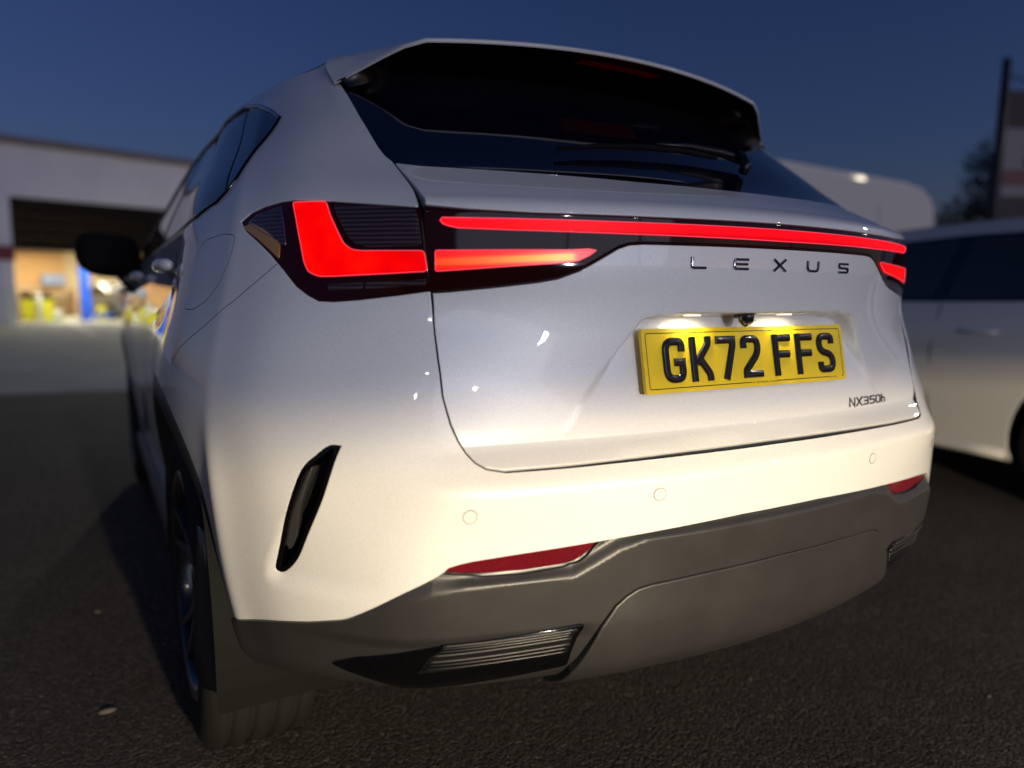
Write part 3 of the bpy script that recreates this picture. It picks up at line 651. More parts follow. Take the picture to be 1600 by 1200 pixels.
# ---- arch trims, wheels, mud flaps
def side_pt(y, z, off=0, s=-1):
    u = u_of_y(y, max(z, ZB)); Pq = shell([u*s], [max(z, ZB)])[0]; n_ = NRM(np.array([u*s]), np.array([max(z, ZB)]))[0]; q = Pq+n_*off; q[2] = z if z < ZB else q[2]; return q
def arch_trim(s, cy, r_in, r_out, a0, a1, nm='arch_trim'):
    V = []; F = []; A = np.linspace(a0, a1, 60); prof = []
    for a in A:
        row = []
        for r, o in ((r_out, -.006), (r_out-.001, -.001), (r_out-.005, .0005), ((r_in+r_out)/2, .0005), (r_in+.010, -.001), (r_in, -.005)):
            r_ = arch_r(r, a); y = cy-r_*math.cos(a); z = WZ+r_*math.sin(a); row.append(side_pt(y, z, o, s))
        q = row[-1].copy(); q2 = q.copy(); q2[0] -= s*.05; row.append(q2)
        V += row
    m_ = 7
    for i in range(len(A)-1):
        for j in range(m_-1):
            f = (i*m_+j, i*m_+j+1, (i+1)*m_+j+1, (i+1)*m_+j); F.append(f if s < 0 else f[::-1])
    return meshobj(nm, V, F, 'cladding', suv, True)
for s in (-1, 1):
    arch_trim(s, WY, .428, RA-.002, .10, math.pi-.05)
    arch_trim(s, 3.643, .428, RA-.002, .05, math.pi-.05)
    for cy in (WY, 3.643):                                   # dark wheel housings
        V = []; F = []; A = np.linspace(-.15, math.pi+.15, 40)
        for a in A:
            for xx in (.905, .55): V.append((s*xx, cy-.485*math.cos(a), WZ+.485*math.sin(a)))
        n_ = len(A)
        for i in range(n_-1): F.append((2*i, 2*i+1, 2*i+3, 2*i+2))
        V.append((s*.55, cy, WZ)); F += [(2*i+1, len(V)-1, 2*i+3) for i in range(n_-1)]
        meshobj('wheel_housing', V, F, 'black_matte', suv)
def make_wheel(cx, cy, s):
    """s: -1 left; outer face towards s*x"""
    R = .370; W = .235
    prof = [(-W/2+.012, .262), (-W/2+.002, .275), (-W/2, .305), (-W/2+.004, .335), (-W/2+.016, .356), (-W/2+.030, .364)]
    gro = [-.068, -.025, .018, .062]
    x = -W/2+.034
    tread = [(x, .3655)]
    for gx_ in gro:
        zr = lambda xx: .370-.35*(xx/.117)**2*.012
        tread += [(gx_-.006, zr(gx_)), (gx_-.0052, zr(gx_)-.007), (gx_+.0052, zr(gx_)-.007), (gx_+.006, zr(gx_))]
        tread += [(gx_+.020, zr(gx_+.02))]
    prof += tread+[(W/2-.034, .3655), (W/2-.030, .364), (W/2-.016, .356), (W/2-.004, .335), (W/2, .305), (W/2-.002, .275), (W/2-.012, .262)]
    prof = sorted(prof, key=lambda p: 0) if False else prof
    wh = lathe('wheel', [(-s*a, r) if s > 0 else (a, r) for a, r in prof], (cx, cy, R), 'rubber', suv, n=96)
    # rim barrel, lip
    f = s*W/2
    lathe('rim', [(s*(W/2-.012), .262), (s*(W/2-.004), .258), (s*(W/2-.006), .250), (s*(W/2-.020), .243), (s*(W/2-.06), .236), (-s*(W/2-.02), .232)], (cx, cy, R), 'alloy', wh, n=72)
    lathe('brake_disc', [(s*.02, .04), (s*.022, .165), (s*.0, .165)], (cx, cy, R), 'brake_disc', wh, n=48)
    lathe('hub_cap', [(s*(W/2-.022), .0005), (s*(W/2-.022), .030), (s*(W/2-.030), .034), (s*(W/2-.05), .062), (s*.03, .066)], (cx, cy, R), 'alloy', wh, n=32)
    for k in range(5):
        for dd in (-.19, .19):
            a = 2*math.pi*k/5+.3; V = []; F = []
            for i, t in enumerate(np.linspace(0, 1, 8)):
                rr_ = .050+(.246-.050)*t; aa = a+dd*(.35+.65*t**1.1); hw = .020-.006*t
                c_, s_ = math.cos(aa), math.sin(aa); dep = s*(W/2-.030+.022*t**2)
                for (o, dx) in ((-hw, -s*.018), (-hw*.55, 0), (hw*.55, 0), (hw, -s*.018), (hw*.8, -s*.04), (-hw*.8, -s*.04)):
                    V.append((cx+dep+dx, cy+rr_*c_-o*s_, R+rr_*s_+o*c_))
            for i in range(7):
                for j in range(6): F.append((i*6+j, i*6+(j+1) % 6, (i+1)*6+(j+1) % 6, (i+1)*6+j))
            sp_ = meshobj('spoke', V, F, 'alloy', wh)
    for k in range(5):
        a = 2*math.pi*k/5+.3+math.pi/5
        tube('wheel_nut', [(cx+s*(W/2-.052), cy+.045*math.cos(a), R+.045*math.sin(a)), (cx+s*(W/2-.035), cy+.045*math.cos(a), R+.045*math.sin(a))], .009, 'chrome', wh, n=6)
    return wh
for s in (-1, 1):
    make_wheel(s*.794, WY, s); make_wheel(s*.795, 3.643, s)
for s in (-1, 1):
    # mud flap: a moulded sheet behind the tyre, flaring into the bumper corner
    rows = []
    FL = [(.60, .905, .885), (.52, .910, .868), (.455, .915, .852), (.40, .919, .838), (.36, .920, .815), (.325, .920, .785), (.300, .918, .745), (.285, .914, .705), (.270, .905, .69)]
    V = []; F = []
    for (z, xo, xi) in FL:
        for j in range(9):
            t = j/8; x = xo+(xi-xo)*t
            zz = z-.010*math.sin(math.pi*min(t*1.2, 1))*(z < .28)
            y = .60-.045*math.sin(math.pi*.5*min(1, t*1.6))-.02*(z-.27)/.33
            if j == 0: y = .635
            if j == 1: y = .598
            V.append((s*x, y, zz))
    nR = len(FL)
    for i in range(nR-1):
        for j in range(8):
            f = (i*9+j, i*9+j+1, (i+1)*9+j+1, (i+1)*9+j); F.append(f)
    o = meshobj('mud_flap', V, F, 'cladding', suv, True)
    md = o.modifiers.new('thick', 'SOLIDIFY'); md.thickness = .006; md.offset = 0

# ---- glass, fins, wiper, spoiler, roof
GL = [(0,1.2375),(.20,1.240),(.40,1.248),(.56,1.2545),(.597,1.256),(.590,1.28),(.573,1.352),(.553,1.41),(.535,1.467),(.522,1.50),(.515,1.515),(.45,1.53),(0,1.545)]
rw = patch('rear_window', closed_half(GL), shell, 'window_glass', suv, h=.014, off=-.002, gap=.0005, depth=.01)
for s in (-1, 1):
    fin = [(.5975,1.256),(.613,1.257),(.622,1.274),(.626,1.295),(.632,1.367),(.631,1.42),(.634,1.452),(.634,1.478),(.62,1.49),(.5255,1.492),(.528,1.485),(.5355,1.467),(.5535,1.41),(.5735,1.352),(.5905,1.28)]
    patch('window_fin', fin if s > 0 else mir(fin), shell, 'black_gloss', suv, h=.012, off=-.0018, gap=.0004, depth=.015)
def TE(x): return np.array([x, .50+.319*x*x, 1.55-.089*x*x])
def spoiler():
    V = []; F = []; NX = 33
    xs = np.linspace(-1, 1, NX)
    rowsV = []
    for t in xs:
        s = np.sign(t); a = abs(t)
        if a <= .78:
            e = TE(t/.78*.475)
        else:
            k = (a-.78)/.22; c0 = TE(.475); c1 = np.array([.612, .672, 1.4495]); e = c0+(c1-c0)*k; e[0] *= s
        rowsV.append(e)
    E = np.array(rowsV)
    # rows: underside inner, underside near lip, lip bottom, lip top, top rows, roof end
    top_end = []
    for t, e in zip(xs, E):
        a = abs(t); xr = e[0]*(1.0+.02*a); 
        zr = 1.612-.115*(e[0])**2-.05*max(0, a-.78)/.22
        yr = 1.02+.05*e[0]**2
        if a > .78:
            k = (a-.78)/.22; yr = 1.02-.12*k; zr = (1.612-.115*.475**2)*(1-k)+1.578*k; xr = np.sign(t)*(.4845+(.510-.4845)*k)
        top_end.append((xr, yr, zr))
    T_ = np.array(top_end)
    lip_t = E+[0, .002, .0045]; lip_b = E+np.stack([0*xs, .0015+0*xs, -.0045*(1-.9*np.clip((np.abs(xs)-.78)/.10, 0, 1))], 1)
    OC_ = np.array([(.612,.674,1.453),(.612,.711,1.481),(.6115,.736,1.502),(.602,.758,1.521),(.568,.80,1.547),(.53,.86,1.570),(.50,.92,1.586)]); OK_ = np.array([0,.12,.22,.34,.52,.76,1.0])
    rows = []
    for k in np.linspace(0, 1, 15)[::-1]:
        c = lip_t*(1-k)+T_*k; c = c+np.array([0, 0, 1])*(.012*math.sin(math.pi*k))
        ko = np.clip((np.abs(xs)-.78)/.22, 0, 1)[:, None]                 # outer part: blend towards the side edge curve
        ic = (TE(.475)+[0, .002, .0045])*(1-k)+np.array([.4845, 1.02, 1.586])*k+np.array([0, 0, .012*math.sin(math.pi*k)])
        oc = np.array([np.interp(k, OK_, OC_[:, i]) for i in range(3)])
        bl_ = (1-ko)*ic+ko*oc; bl_ = bl_*np.stack([np.sign(xs), 1+0*xs, 1+0*xs], 1)
        c = np.where(ko > 0, bl_, c); rows.append(c)
    rows.append(E+[0, -.001, 0]); rows.append(lip_b)
    R_ = np.concatenate(rows); nr = len(rows)
    F = [(i*NX+j, (i+1)*NX+j, (i+1)*NX+j+1, i*NX+j+1) for i in range(nr-1) for j in range(NX-1)]
    F = [f[::-1] for f in F]
    sp = meshobj('spoiler', R_, F, 'paint', suv, True)
    und = []
    for i, (t, e, b_) in enumerate(zip(xs, E, lip_b)):
        a = abs(t); rowp = [b_+[0, .003, .0006]]
        xi = e[0]*.97; zi = 1.520-.10*min(abs(xi), .5)**2-.055*max(0, a-.78)/.22
        us_ = xi; pi_ = shell([np.sign(us_)*min(abs(us_)*1.02, .60)], [zi])[0]
        end = np.array([xi, pi_[1]+.0, zi])
        for k in np.linspace(0, 1, 8)[1:]:
            c = rowp[0]*(1-k)+end*k; c = c+np.array([0, 0, .014*math.sin(math.pi*k)]); rowp.append(c)
        und.append(rowp)
    und = np.array(und); V = und.reshape(-1, 3); n8 = und.shape[1]
    F = [(i*n8+j, i*n8+j+1, (i+1)*n8+j+1, (i+1)*n8+j) for i in range(NX-1) for j in range(n8-1)]
    meshobj('underside', V, F, 'black_under', sp, True)
    # high-mounted brake lamp let into the underside
    V = []; 
    for x in np.linspace(-.11, .11, 13):
        e = TE(x)
        for (dy, dz) in ((.030, -.0095), (.034, -.0105), (.060, -.0085), (.064, -.007)): V.append((x, e[1]+dy, e[2]+dz))
    F = [(i*4+j, i*4+j+1, (i+1)*4+j+1, (i+1)*4+j) for i in range(12) for j in range(3)]
    meshobj('brake_lamp', V, F, 'brake_lamp', sp, True)
    return sp
sp_o = spoiler()
# roof: from the cant rails to the centre line
def roof():
    us_ = np.concatenate([np.linspace(.50, 3.4, 64), np.linspace(3.5, 5.711, 14)])
    zt_ = 1.5055+.014*(1-sstep(.68, .98, us_)); ring = shell(us_, zt_); V = []; F = []
    K = 16; Hf = pchip([.5,.75,1.0,1.3,1.7,2.4,3.2], [.03,.050,.080,.108,.122,.120,.10])
    for p in ring:
        H = float(Hf(p[1]))-(p[2]-1.5055)
        for k in range(K):
            t = (k/(K-1))**1.5; x = p[0]*(1-t); yy = p[1]+(min(max(p[1], .80), 2.75)-p[1])*t
            V.append((x, yy, p[2]+H*(1-(1-t)**4)))
    n_ = len(ring)
    for i in range(n_-1):
        for k in range(K-1): F.append((i*K+k, (i+1)*K+k, (i+1)*K+k+1, i*K+k+1))
    V2 = [(-a, b, c) for a, b, c in V]; o_ = len(V); F2 = [tuple(o_+q for q in f[::-1]) for f in F]
    return meshobj('roof', V+V2, F+F2, 'paint', suv, True)
roof()
# wiper
def glass_pt(x, z, off): 
    u = np.array([x]); return (shell(u, [z])+NRM(u, np.array([z]))*off)[0]
wp_ = tube('wiper', [glass_pt(.150, 1.287, .006), glass_pt(.155, 1.290, .022), glass_pt(.165, 1.305, .028), glass_pt(.172, 1.318, .028)], [.010, .011, .010, .008], 'black_satin', suv, n=14)
tube('arm', [glass_pt(.188, 1.308, .018), glass_pt(.12, 1.318, .022), glass_pt(.03, 1.322, .022), glass_pt(-.06, 1.319, .020)], [.010, .009, .007, .004], 'black_satin', wp_, n=10)
tube('blade', [glass_pt(.10, 1.312, .014), glass_pt(.0, 1.314, .016), glass_pt(-.10, 1.311, .016), glass_pt(-.20, 1.304, .015), glass_pt(-.30, 1.292, .012)], [.005, .006, .006, .005, .003], 'black_matte', wp_, n=8)

# ---- doors, side glass, wings, screen
ARF = arch_uz(RA, A_DOOR, math.pi-.02, 14)
RD = [(1.345,1.176)]+DLO_B[6:8]+[(1.9,1.170),(2.08,1.167),(2.08,.36)]+[(u_of_y(WY+RA,.40)+.02,.36)]+ARF[::-1]+DOOR_EDGE[:-1]
FD = [(2.085,1.166),(2.5,1.163),(3.1,1.156),(3.42,1.15),(3.42,.80),(3.36,.36),(2.085,.36)]
ARC_F = [(u_of_y(3.643-arch_r(RA, a)*math.cos(a), WZ+arch_r(RA, a)*math.sin(a)), WZ+arch_r(RA, a)*math.sin(a)) for a in np.linspace(.02, math.pi-.02, 26)]
WG = [(3.425,1.135),(3.425,.80),(3.365,.37)]+[p for p in ARC_F if p[0] > 3.37]+[(ARC_F[-1][0],.37),(5.711,.37),(5.711,1.085),(4.3,1.085),(3.6,1.12)]
QG = [(.958,1.386),(.985,1.412),(1.046,1.446),(1.102,1.474),(1.088,1.23),(1.060,1.251),(1.022,1.31),(.983,1.355)]
RG = [(1.118,1.473),(1.25,1.480),(1.5,1.482),(2.0,1.483),(2.02,1.483),(2.05,1.182),(1.9,1.184),(1.475,1.187),(1.237,1.195),(1.13,1.212),(1.104,1.222)]
FG = [(2.11,1.483),(2.4,1.480),(2.68,1.465),(2.98,1.425),(3.28,1.295),(3.48,1.17),(3.1,1.169),(2.5,1.176),(2.14,1.181)]
DLO = DLO_B+DLO_T[1:][::-1]
for s in (-1, 1):
    w_ = (lambda p: p) if s > 0 else mir
    hh = .03
    rdo = patch('rear_door', w_(RD), shell, 'paint', suv, h=hh, gap=.0025, hb=.012)
    fdo = patch('front_door', w_(FD), shell, 'paint', suv, h=hh, gap=.0025, hb=.012)
    patch('front_wing', w_(WG), shell, 'paint', suv, h=.05, gap=.0025, hb=.03)
    dl = patch('window_surround', w_(DLO), shell, 'black_gloss', suv, h=.03, off=-.004, gap=.001, hb=.012)
    patch('quarter_glass', w_(QG), shell, 'window_glass', dl, h=.02, off=-.002, hb=.01, depth=.002)
    patch('rear_door_glass', w_(RG), shell, 'window_glass', dl, h=.03, off=-.002, hb=.012, depth=.002)
    patch('front_door_glass', w_(FG), shell, 'window_glass', dl, h=.03, off=-.002, hb=.012, depth=.002)
    outline_tube('window_trim', w_(DLO), shell, .0045, .001, 'black_gloss', dl, hb=.02)
    # handles
    for hd, u0 in ((rdo, 1.70), (fdo, 2.85)):
        uu = np.linspace(u0, u0-.24, 12); zz = np.full(12, 1.092); offs = .006+.026*np.sin(np.linspace(.15, math.pi-.15, 12))**.6
        pp = shell(uu*s, zz)+NRM(uu*s, zz)*offs[:, None]
        tube('door_handle', pp, [.009]+[.014]*10+[.009], 'paint', hd, n=10)
    # mirror on its stalk
    x0 = s*.90
    bm = bmesh.new(); bmesh.ops.create_uvsphere(bm, u_segments=24, v_segments=16, radius=1)
    for v in bm.verts:
        cx_ = v.co.copy(); sx = .130; sy = .085; sz = .098
        if cx_.y < 0: sy = .045
        ex = lambda q: math.copysign(abs(q)**.72, q)
        v.co = Vector((s*(.985+sx*ex(cx_.x)), 2.93+sy*ex(cx_.y), 1.205+sz*ex(cx_.z)-.018*cx_.x*s*0+ .012*cx_.x))
    mo = bmobj('door_mirror', bm, 'black_matte', suv, True)
    tube('stalk', [(s*.86, 2.96, 1.03), (s*.905, 2.955, 1.085), (s*.955, 2.945, 1.14)], [.035, .028, .03], 'black_gloss', mo, n=10)
    # sill strip
    V = []; F = []
    ys = np.linspace(1.47, 3.13, 12)
    prof = [(.872,.375),(.893,.372),(.905,.350),(.905,.300),(.890,.268),(.84,.262)]
    for y in ys:
        for (x, z) in prof: V.append((s*x, y, z))
    for i in range(len(ys)-1):
        for j in range(5): F.append((i*6+j, i*6+j+1, (i+1)*6+j+1, (i+1)*6+j))
    F.append(tuple(range(6))); F.append(tuple(range((len(ys)-1)*6, len(ys)*6)))
    meshobj('sill', V, F, 'cladding', suv)
WS = [(3.62,1.135),(4.3,1.125),(5.711,1.125),(5.711,1.53),(2.78,1.53),(3.05,1.43),(3.35,1.29),(3.56,1.16)]
WS = [(a, min(b, 1.503)) for a, b in WS]
patch('windscreen', WS, shell, 'window_glass', suv, h=.06, off=-.003, hb=.04); patch('windscreen', mir(WS), shell, 'window_glass', suv, h=.06, off=-.003, hb=.04)
bm = bmesh.new(); bm_box(bm, (0, 2.6, .36), (1.50, 3.7, .10)); bm_box(bm, (0, 2.35, .66), (1.1, 4.0, .44))
bmobj('underbody', bm, 'black_matte', suv)

# ---- strokes: raised characters laid on a surface
def rounded_path(pts, r):
    pts = [np.array(p, float) for p in pts]; out = [pts[0]]
    for i in range(1, len(pts)-1):
        ri = r[i] if hasattr(r, '__len__') else r
        a, b, c = pts[i-1], pts[i], pts[i+1]; u1 = a-b; u2 = c-b; l1 = np.linalg.norm(u1); l2 = np.linalg.norm(u2)
        d = min(ri, .5*l1, .5*l2)
        if d < 1e-6: out.append(b); continue
        for k in range(7):
            t = k/6; out.append((1-t)**2*(b+u1/l1*d)+2*t*(1-t)*b+t*t*(b+u2/l2*d))
    out.append(pts[-1]); q = [out[0]]
    for p in out[1:]:
        if np.linalg.norm(p-q[-1]) > 1e-5: q.append(p)
    return np.array(q)
def stroke_char(name, strokes, place, width, height, material, parent, bev=.25):
    """strokes: list of (points, radius) in metres; place(a, b, h) -> 3D"""
    V = []; F = []
    for si, (pts, r) in enumerate(strokes):
        q = rounded_path(pts, r); n = len(q); hgt = height*(1-.03*si)
        d = np.diff(q, axis=0); d /= np.linalg.norm(d, axis=1)[:, None]
        base = len(V); hw = width/2; b = width*bev
        for i in range(n):
            t1 = d[max(i-1, 0)]; t2 = d[min(i, n-2)]; n1 = np.array([-t1[1], t1[0]]); n2 = np.array([-t2[1], t2[0]])
            m_ = n1+n2; m_ /= np.linalg.norm(m_); c = max(m_@n1, .55); m_ = m_/c
            for (o, hh) in ((hw, 0), (hw, hgt*.55), (hw-b*.35, hgt*.85), (hw-b, hgt), (-hw+b, hgt), (-hw+b*.35, hgt*.85), (-hw, hgt*.55), (-hw, 0)):
                p = q[i]+m_*o; V.append(place(p[0], p[1], hh))
        for i in range(n-1):
            for j in range(7): F.append((base+i*8+j, base+(i+1)*8+j, base+(i+1)*8+j+1, base+i*8+j+1))
        F.append(tuple(base+j for j in range(8))); F.append(tuple(base+(n-1)*8+j for j in range(7, -1, -1)))
    o = meshobj(name, V, F, material, parent)
    o.data.polygons.foreach_set('use_smooth', [True]*len(o.data.polygons))
    try: o.data.set_sharp_from_angle(angle=rad(28))
    except Exception: pass
    return o
mmx = .001
def sc(lst, k): return [([(a*k[0], b*k[1]) for a, b in p], (np.array(r)*k[0] if hasattr(r, '__len__') else r*k[0])) for p, r in lst]
# number plate
PT = np.array([0, plate_plane(.923)-.004, .923]); tilt = math.atan(.2)
ez = np.array([0, math.sin(tilt), math.cos(tilt)]); en = np.array([0, -math.cos(tilt), math.sin(tilt)])
def on_plate(a, b, h): return PT+np.array([a, 0, 0])+ez*b+en*h
rr_ = round_poly([(-.26,-.0555),(.26,-.0555),(.26,.0555),(-.26,.0555)], .007, 5)
V = [on_plate(a, b, .0032) for a, b in rr_]+[on_plate(a, b, -.004) for a, b in rr_]; n_ = len(rr_)
plate = meshobj('number_plate', V, [tuple(range(n_))]+[(i, i+n_, (i+1) % n_+n_, (i+1) % n_) for i in range(n_)], 'plate_yellow', suv)
def flat_ring(name, rr_a, rr_b, h, material, parent, place):
    n_ = len(rr_a); V = [place(a, b, h) for a, b in rr_a]+[place(a, b, h) for a, b in rr_b]
    return meshobj(name, V, [(i, (i+1) % n_, (i+1) % n_+n_, i+n_) for i in range(n_)], material, parent)
bord = round_poly([(-.2525,-.0485),(.2525,-.0485),(.2525,.0485),(-.2525,.0485)], .006, 5)
a_ = [tuple(p) for p in bord]; path = a_+[a_[0]]
V = []; F = []
pa = densify(np.array(a_), .01); pa = np.concatenate([pa, pa[:1]])
inn = offset_poly(densify(np.array(a_), .01), .0016); inn = np.concatenate([inn, inn[:1]])
for p, q in zip(pa, inn): V.append(on_plate(*p, .0034)); V.append(on_plate(*q, .0034))
for i in range(len(pa)-1):
    mid = (pa[i]+pa[i+1])/2
    if mid[1] < -.04 and (-.012 < mid[0] < .062 or .205 < mid[0] < .243): continue
    F.append((2*i, 2*i+1, 2*i+3, 2*i+2))
meshobj('plate_border', V, F, 'print_black', plate)
PC = {
 'G': [([(43,54),(43,72),(7,72),(7,7),(43,7),(43,36),(25,36)], [0,17,17,17,17,0,0])],
 'K': [([(7,0),(7,79)], 0), ([(44,79),(44,66),(14,32)], [0,14,0]), ([(21,42),(44,12),(44,0)], [0,10,0])],
 '7': [([(1,72),(42,72),(42,62),(20,0)], [0,0,12,0])],
 '2': [([(7,55),(7,72),(43,72),(43,46),(9,14),(9,7),(50,7)], [0,17,17,16,6,0,0])],
 'F': [([(7,0),(7,79)], 0), ([(7,72),(47,72)], 0), ([(7,41),(43,41)], 0)],
 'S': [([(43,57),(43,72),(7,72),(7,44),(43,35),(43,7),(7,7),(7,22)], [0,17,17,16,16,17,17,0])],
}
xp = -.2185
for ch in 'GK72 FFS':
    if ch == ' ': xp += .033-.011; continue
    wch = .050
    stroke_char('character', sc(PC[ch], (mmx, mmx)), lambda a, b, h, x0=xp: on_plate(x0+a, b-.0395, .0032+h), .0140, .0050, 'letter_black', plate, bev=.30)
    xp += .061+.0015
def text_mesh(name, body, size, place, material, parent):
    cu = bpy.data.curves.new(name, 'FONT'); cu.body = body; cu.size = size; cu.resolution_u = 2
    o = bpy.data.objects.new(name, cu); COL.objects.link(o); dg = bpy.context.evaluated_depsgraph_get()
    me = bpy.data.meshes.new_from_object(o.evaluated_get(dg)); bpy.data.objects.remove(o)
    for v in me.vertices: v.co = Vector(place(v.co.x, v.co.y, 0))
    return link(name, me, material, parent)
text_mesh('maker_text', 'A1 CAR TRADERS | TN 28 7SL', .0052, lambda a, b, h: on_plate(-.008+a, -.0500+b, .0035), 'print_black', plate)
text_mesh('standard_text', 'BS AU 145e', .0045, lambda a, b, h: on_plate(.208+a, -.0500+b, .0035), 'print_black', plate)

# badge lettering on the tailgate
def on_tg(a, b, h):
    x = np.array([a]); z = np.array([b]); return (tg(x, z)+normals_of(tg, x, z)*h)[0]
LX = {
 'L': [([(3,20),(3,2.2),(30,2.2)], [0,4,0])],
 'E': [([(33,17.8),(6,17.8),(3,15),(3,5),(6,2.2),(33,2.2)], [0,2,3,3,2,0]), ([(4,10),(31,10)], 0)],
 'X': [([(2,20),(31,0)], 0), ([(31,20),(2,0)], 0)],
 'U': [([(3,20),(3,2.2),(35,2.2),(35,20)], [0,8,8,0])],
 'S': [([(35,17.8),(3,17.8),(3,10.4),(35,9.6),(35,2.2),(2,2.2)], [0,6,6,6,6,0])],
}
for ch, x0 in zip('LEXUS', (-.1985,-.1125,-.0205,.0685,.1705)):
    stroke_char('badge_letter', sc(LX[ch], (mmx, mmx)), lambda a, b, h, x0=x0: on_tg(x0+a, 1.078+b, h-.0005), .0046, .0040, 'dark_chrome', tgt, bev=.38)
NXP = {
 'N': [([(2,0),(2,18),(20,0),(20,18)], 0)], 'X': [([(1,18),(22,0)], 0), ([(22,18),(1,0)], 0)],
 '3': [([(1,16.5),(20,16.5),(20,9),(5,9)], [0,4,3,0]), ([(12,9.2),(20,9.2),(20,1.5),(1,1.5)], [0,3,4,0])],
 '5': [([(20,16.5),(3,16.5),(3,10),(20,10),(20,1.5),(1,1.5)], [0,0,0,4,4,0])],
 '0': [([(10,16.5),(2,16.5),(2,1.5),(20,1.5),(20,16.5),(10,16.4)], [0,5,5,5,5,0])],
 'h': [([(2,0),(2,18)], 0), ([(2,10.5),(14,10.5),(14,0)], [0,5,0])],
}
xk = .292
for ch, wd in (('N',.026),('X',.026),('3',.0255),('5',.0255),('0',.0255),('h',.02)):
    stroke_char('model_letter', sc(NXP[ch], (mmx, mmx)), lambda a, b, h, x0=xk: on_tg(x0+a, .8075+b, h-.0004), .0034, .0028, 'dark_chrome', tgt, bev=.38); xk += wd

# shelf above the plate: camera, two plate lamps
cm = tube('reversing_camera', [(-.045, .104, 1.006), (-.045, .101, .992), (-.045, .096, .985)], [.015, .014, .009], 'lens_black', suv, n=20)
tube('camera_bezel', [(-.045, .107, 1.006), (-.045, .105, .999)], [.020, .019], 'black_satin', cm, n=20)
for x in (-.15, .085):
    pl = box('plate_lamp', (x, .128, 1.001), (.034, .010, .004), 'plate_lamp', suv, bev=.001)
    lamp('plate_lamp_light', 'AREA', (x, .119, .9935), .11, (1, .90, .66), target=(x, .124, .90), shape='RECTANGLE', size=.045, size_y=.014)

# ================================================================== the place
tag(meshobj('ground', [(-400,-400,0),(400,-400,0),(400,400,0),(-400,400,0)], [(0,1,2,3)], 'asphalt'), kind='structure')
tag(meshobj('forecourt', [(-30,13.6,.005),(6,6.6,.005),(26,14,.005),(26,46,.005),(-30,32,.005)], [(0,1,2,3,4)], 'concrete'), kind='structure')
tag(meshobj('bay_marking', [(-1.95,30.4,.010),(-1.80,30.4,.010),(-1.02,20.2,.010),(-1.17,20.2,.010)], [(0,1,2,3)], 'white_sheet'), kind='structure')

# ---- workshop across the forecourt (local x along its front, y inwards)
gar = empty('workshop', (-3.77, 29.29, 0), math.atan2(.287, .958), 'low grey rendered workshop with half-open dark roller shutter and lit interior', 'building')
H = 6.28
bm = bmesh.new()
bm_box(bm, (2.6, .15, (H+4.3)/2), (18.0, .30, H-4.3))                    # header above the opening
bm_box(bm, (-3.2, .15, 2.15), (6.4, .30, 4.3)); bm_box(bm, (10.05, .15, 2.15), (3.1, .30, 4.3))
bmobj('front_wall', bm, 'render_wall', gar)
box('pillar', (.20, -.06, 2.15), (.42, .12, 4.3), 'render_wall', gar)
box('plinth', (.20, -.075, .60), (.43, .16, 1.2), 'pale_panel', gar)
box('red_band', (.20, -.085, 2.38), (.50, .19, .50), 'red_band', gar)
box('parapet', (2.6, -.02, H-.12), (18.2, .42, .22), 'grey_trim', gar)
box('side_wall', (-6.25, 5.1, H/2), (.3, 9.8, H), 'render_wall', gar); box('side_wall', (11.45, 5.1, H/2), (.3, 9.8, H), 'render_wall', gar)
box('roof', (2.6, 5.0, H-.30), (17.6, 9.6, .2), 'grey_trim', gar)
box('back_wall', (2.6, 9.8, 2.5), (17.4, .2, 5.0), 'cream_wall', gar)
box('inner_wall', (-.05, 5.2, 2.5), (.15, 9.0, 5.0), 'cream_wall', gar); box('inner_wall', (9.2, 5.2, 2.5), (.15, 9.0, 5.0), 'cream_wall', gar)
box('inner_ceiling', (4.6, 5.2, 4.7), (9.2, 9.0, .1), 'grey_trim', gar)
for k in range(9):
    z0 = 2.57+k*.195
    box('shutter_slat', (4.46, .13+.012*(k % 2), z0+.097), (8.08, .03, .190), 'dark_shutter', gar)
box('shutter_bar', (4.46, .13, 2.545), (8.08, .06, .05), 'dark_shutter', gar)
for k, (x, y) in enumerate(((2.2, 4.2), (5.0, 4.2), (2.2, 7.2), (5.0, 7.2))):
    tl_ = box('tube_light', (x, y, 3.05), (1.5, .12, .07), 'tube_light', gar)
def gl(x, y, z):                                                          # garage local -> world
    c, s_ = .958, .287; return (-3.77+c*x-s_*y, 29.29+s_*x+c*y, z)
lamp('workshop_light', 'AREA', gl(3.6, 4.2, 2.95), 200, (1, .86, .58), target=gl(3.6, 4.2, 0), shape='RECTANGLE', size=4.5, size_y=.4)
lamp('workshop_light', 'AREA', gl(3.6, 7.2, 2.95), 190, (1, .86, .58), target=gl(3.6, 7.2, 0), shape='RECTANGLE', size=4.5, size_y=.4)
GR = math.atan2(.287, .958)
wl_ = box('added_flood', (8.6, -.18, 5.2), (.50, .30, .18), 'galvanised', gar, bev=.03); box('lamp_glass', (8.6, -.20, 5.10), (.42, .22, .03), 'tube_light', wl_)  # added floodlight, unseen behind the SUV, put in to brighten the forecourt
lamp('added_flood_light', 'SPOT', gl(8.6, -.35, 5.0), 3600, (1, .95, .74), target=gl(5.0, -5.2, 0), spot_size=rad(68), spot_blend=.35, shadow_soft_size=.2)  # beam of the added floodlight, aimed at the forecourt
lamp('workshop_light', 'AREA', gl(3.6, .42, 2.75), 260, (1, .92, .70), target=gl(3.6, 1.2, 0), shape='RECTANGLE', size=5.5, size_y=.3)
def gthing(name, x, y, label, cat, group=None): return empty(name, gl(x, y, .005), GR, label, cat, group)
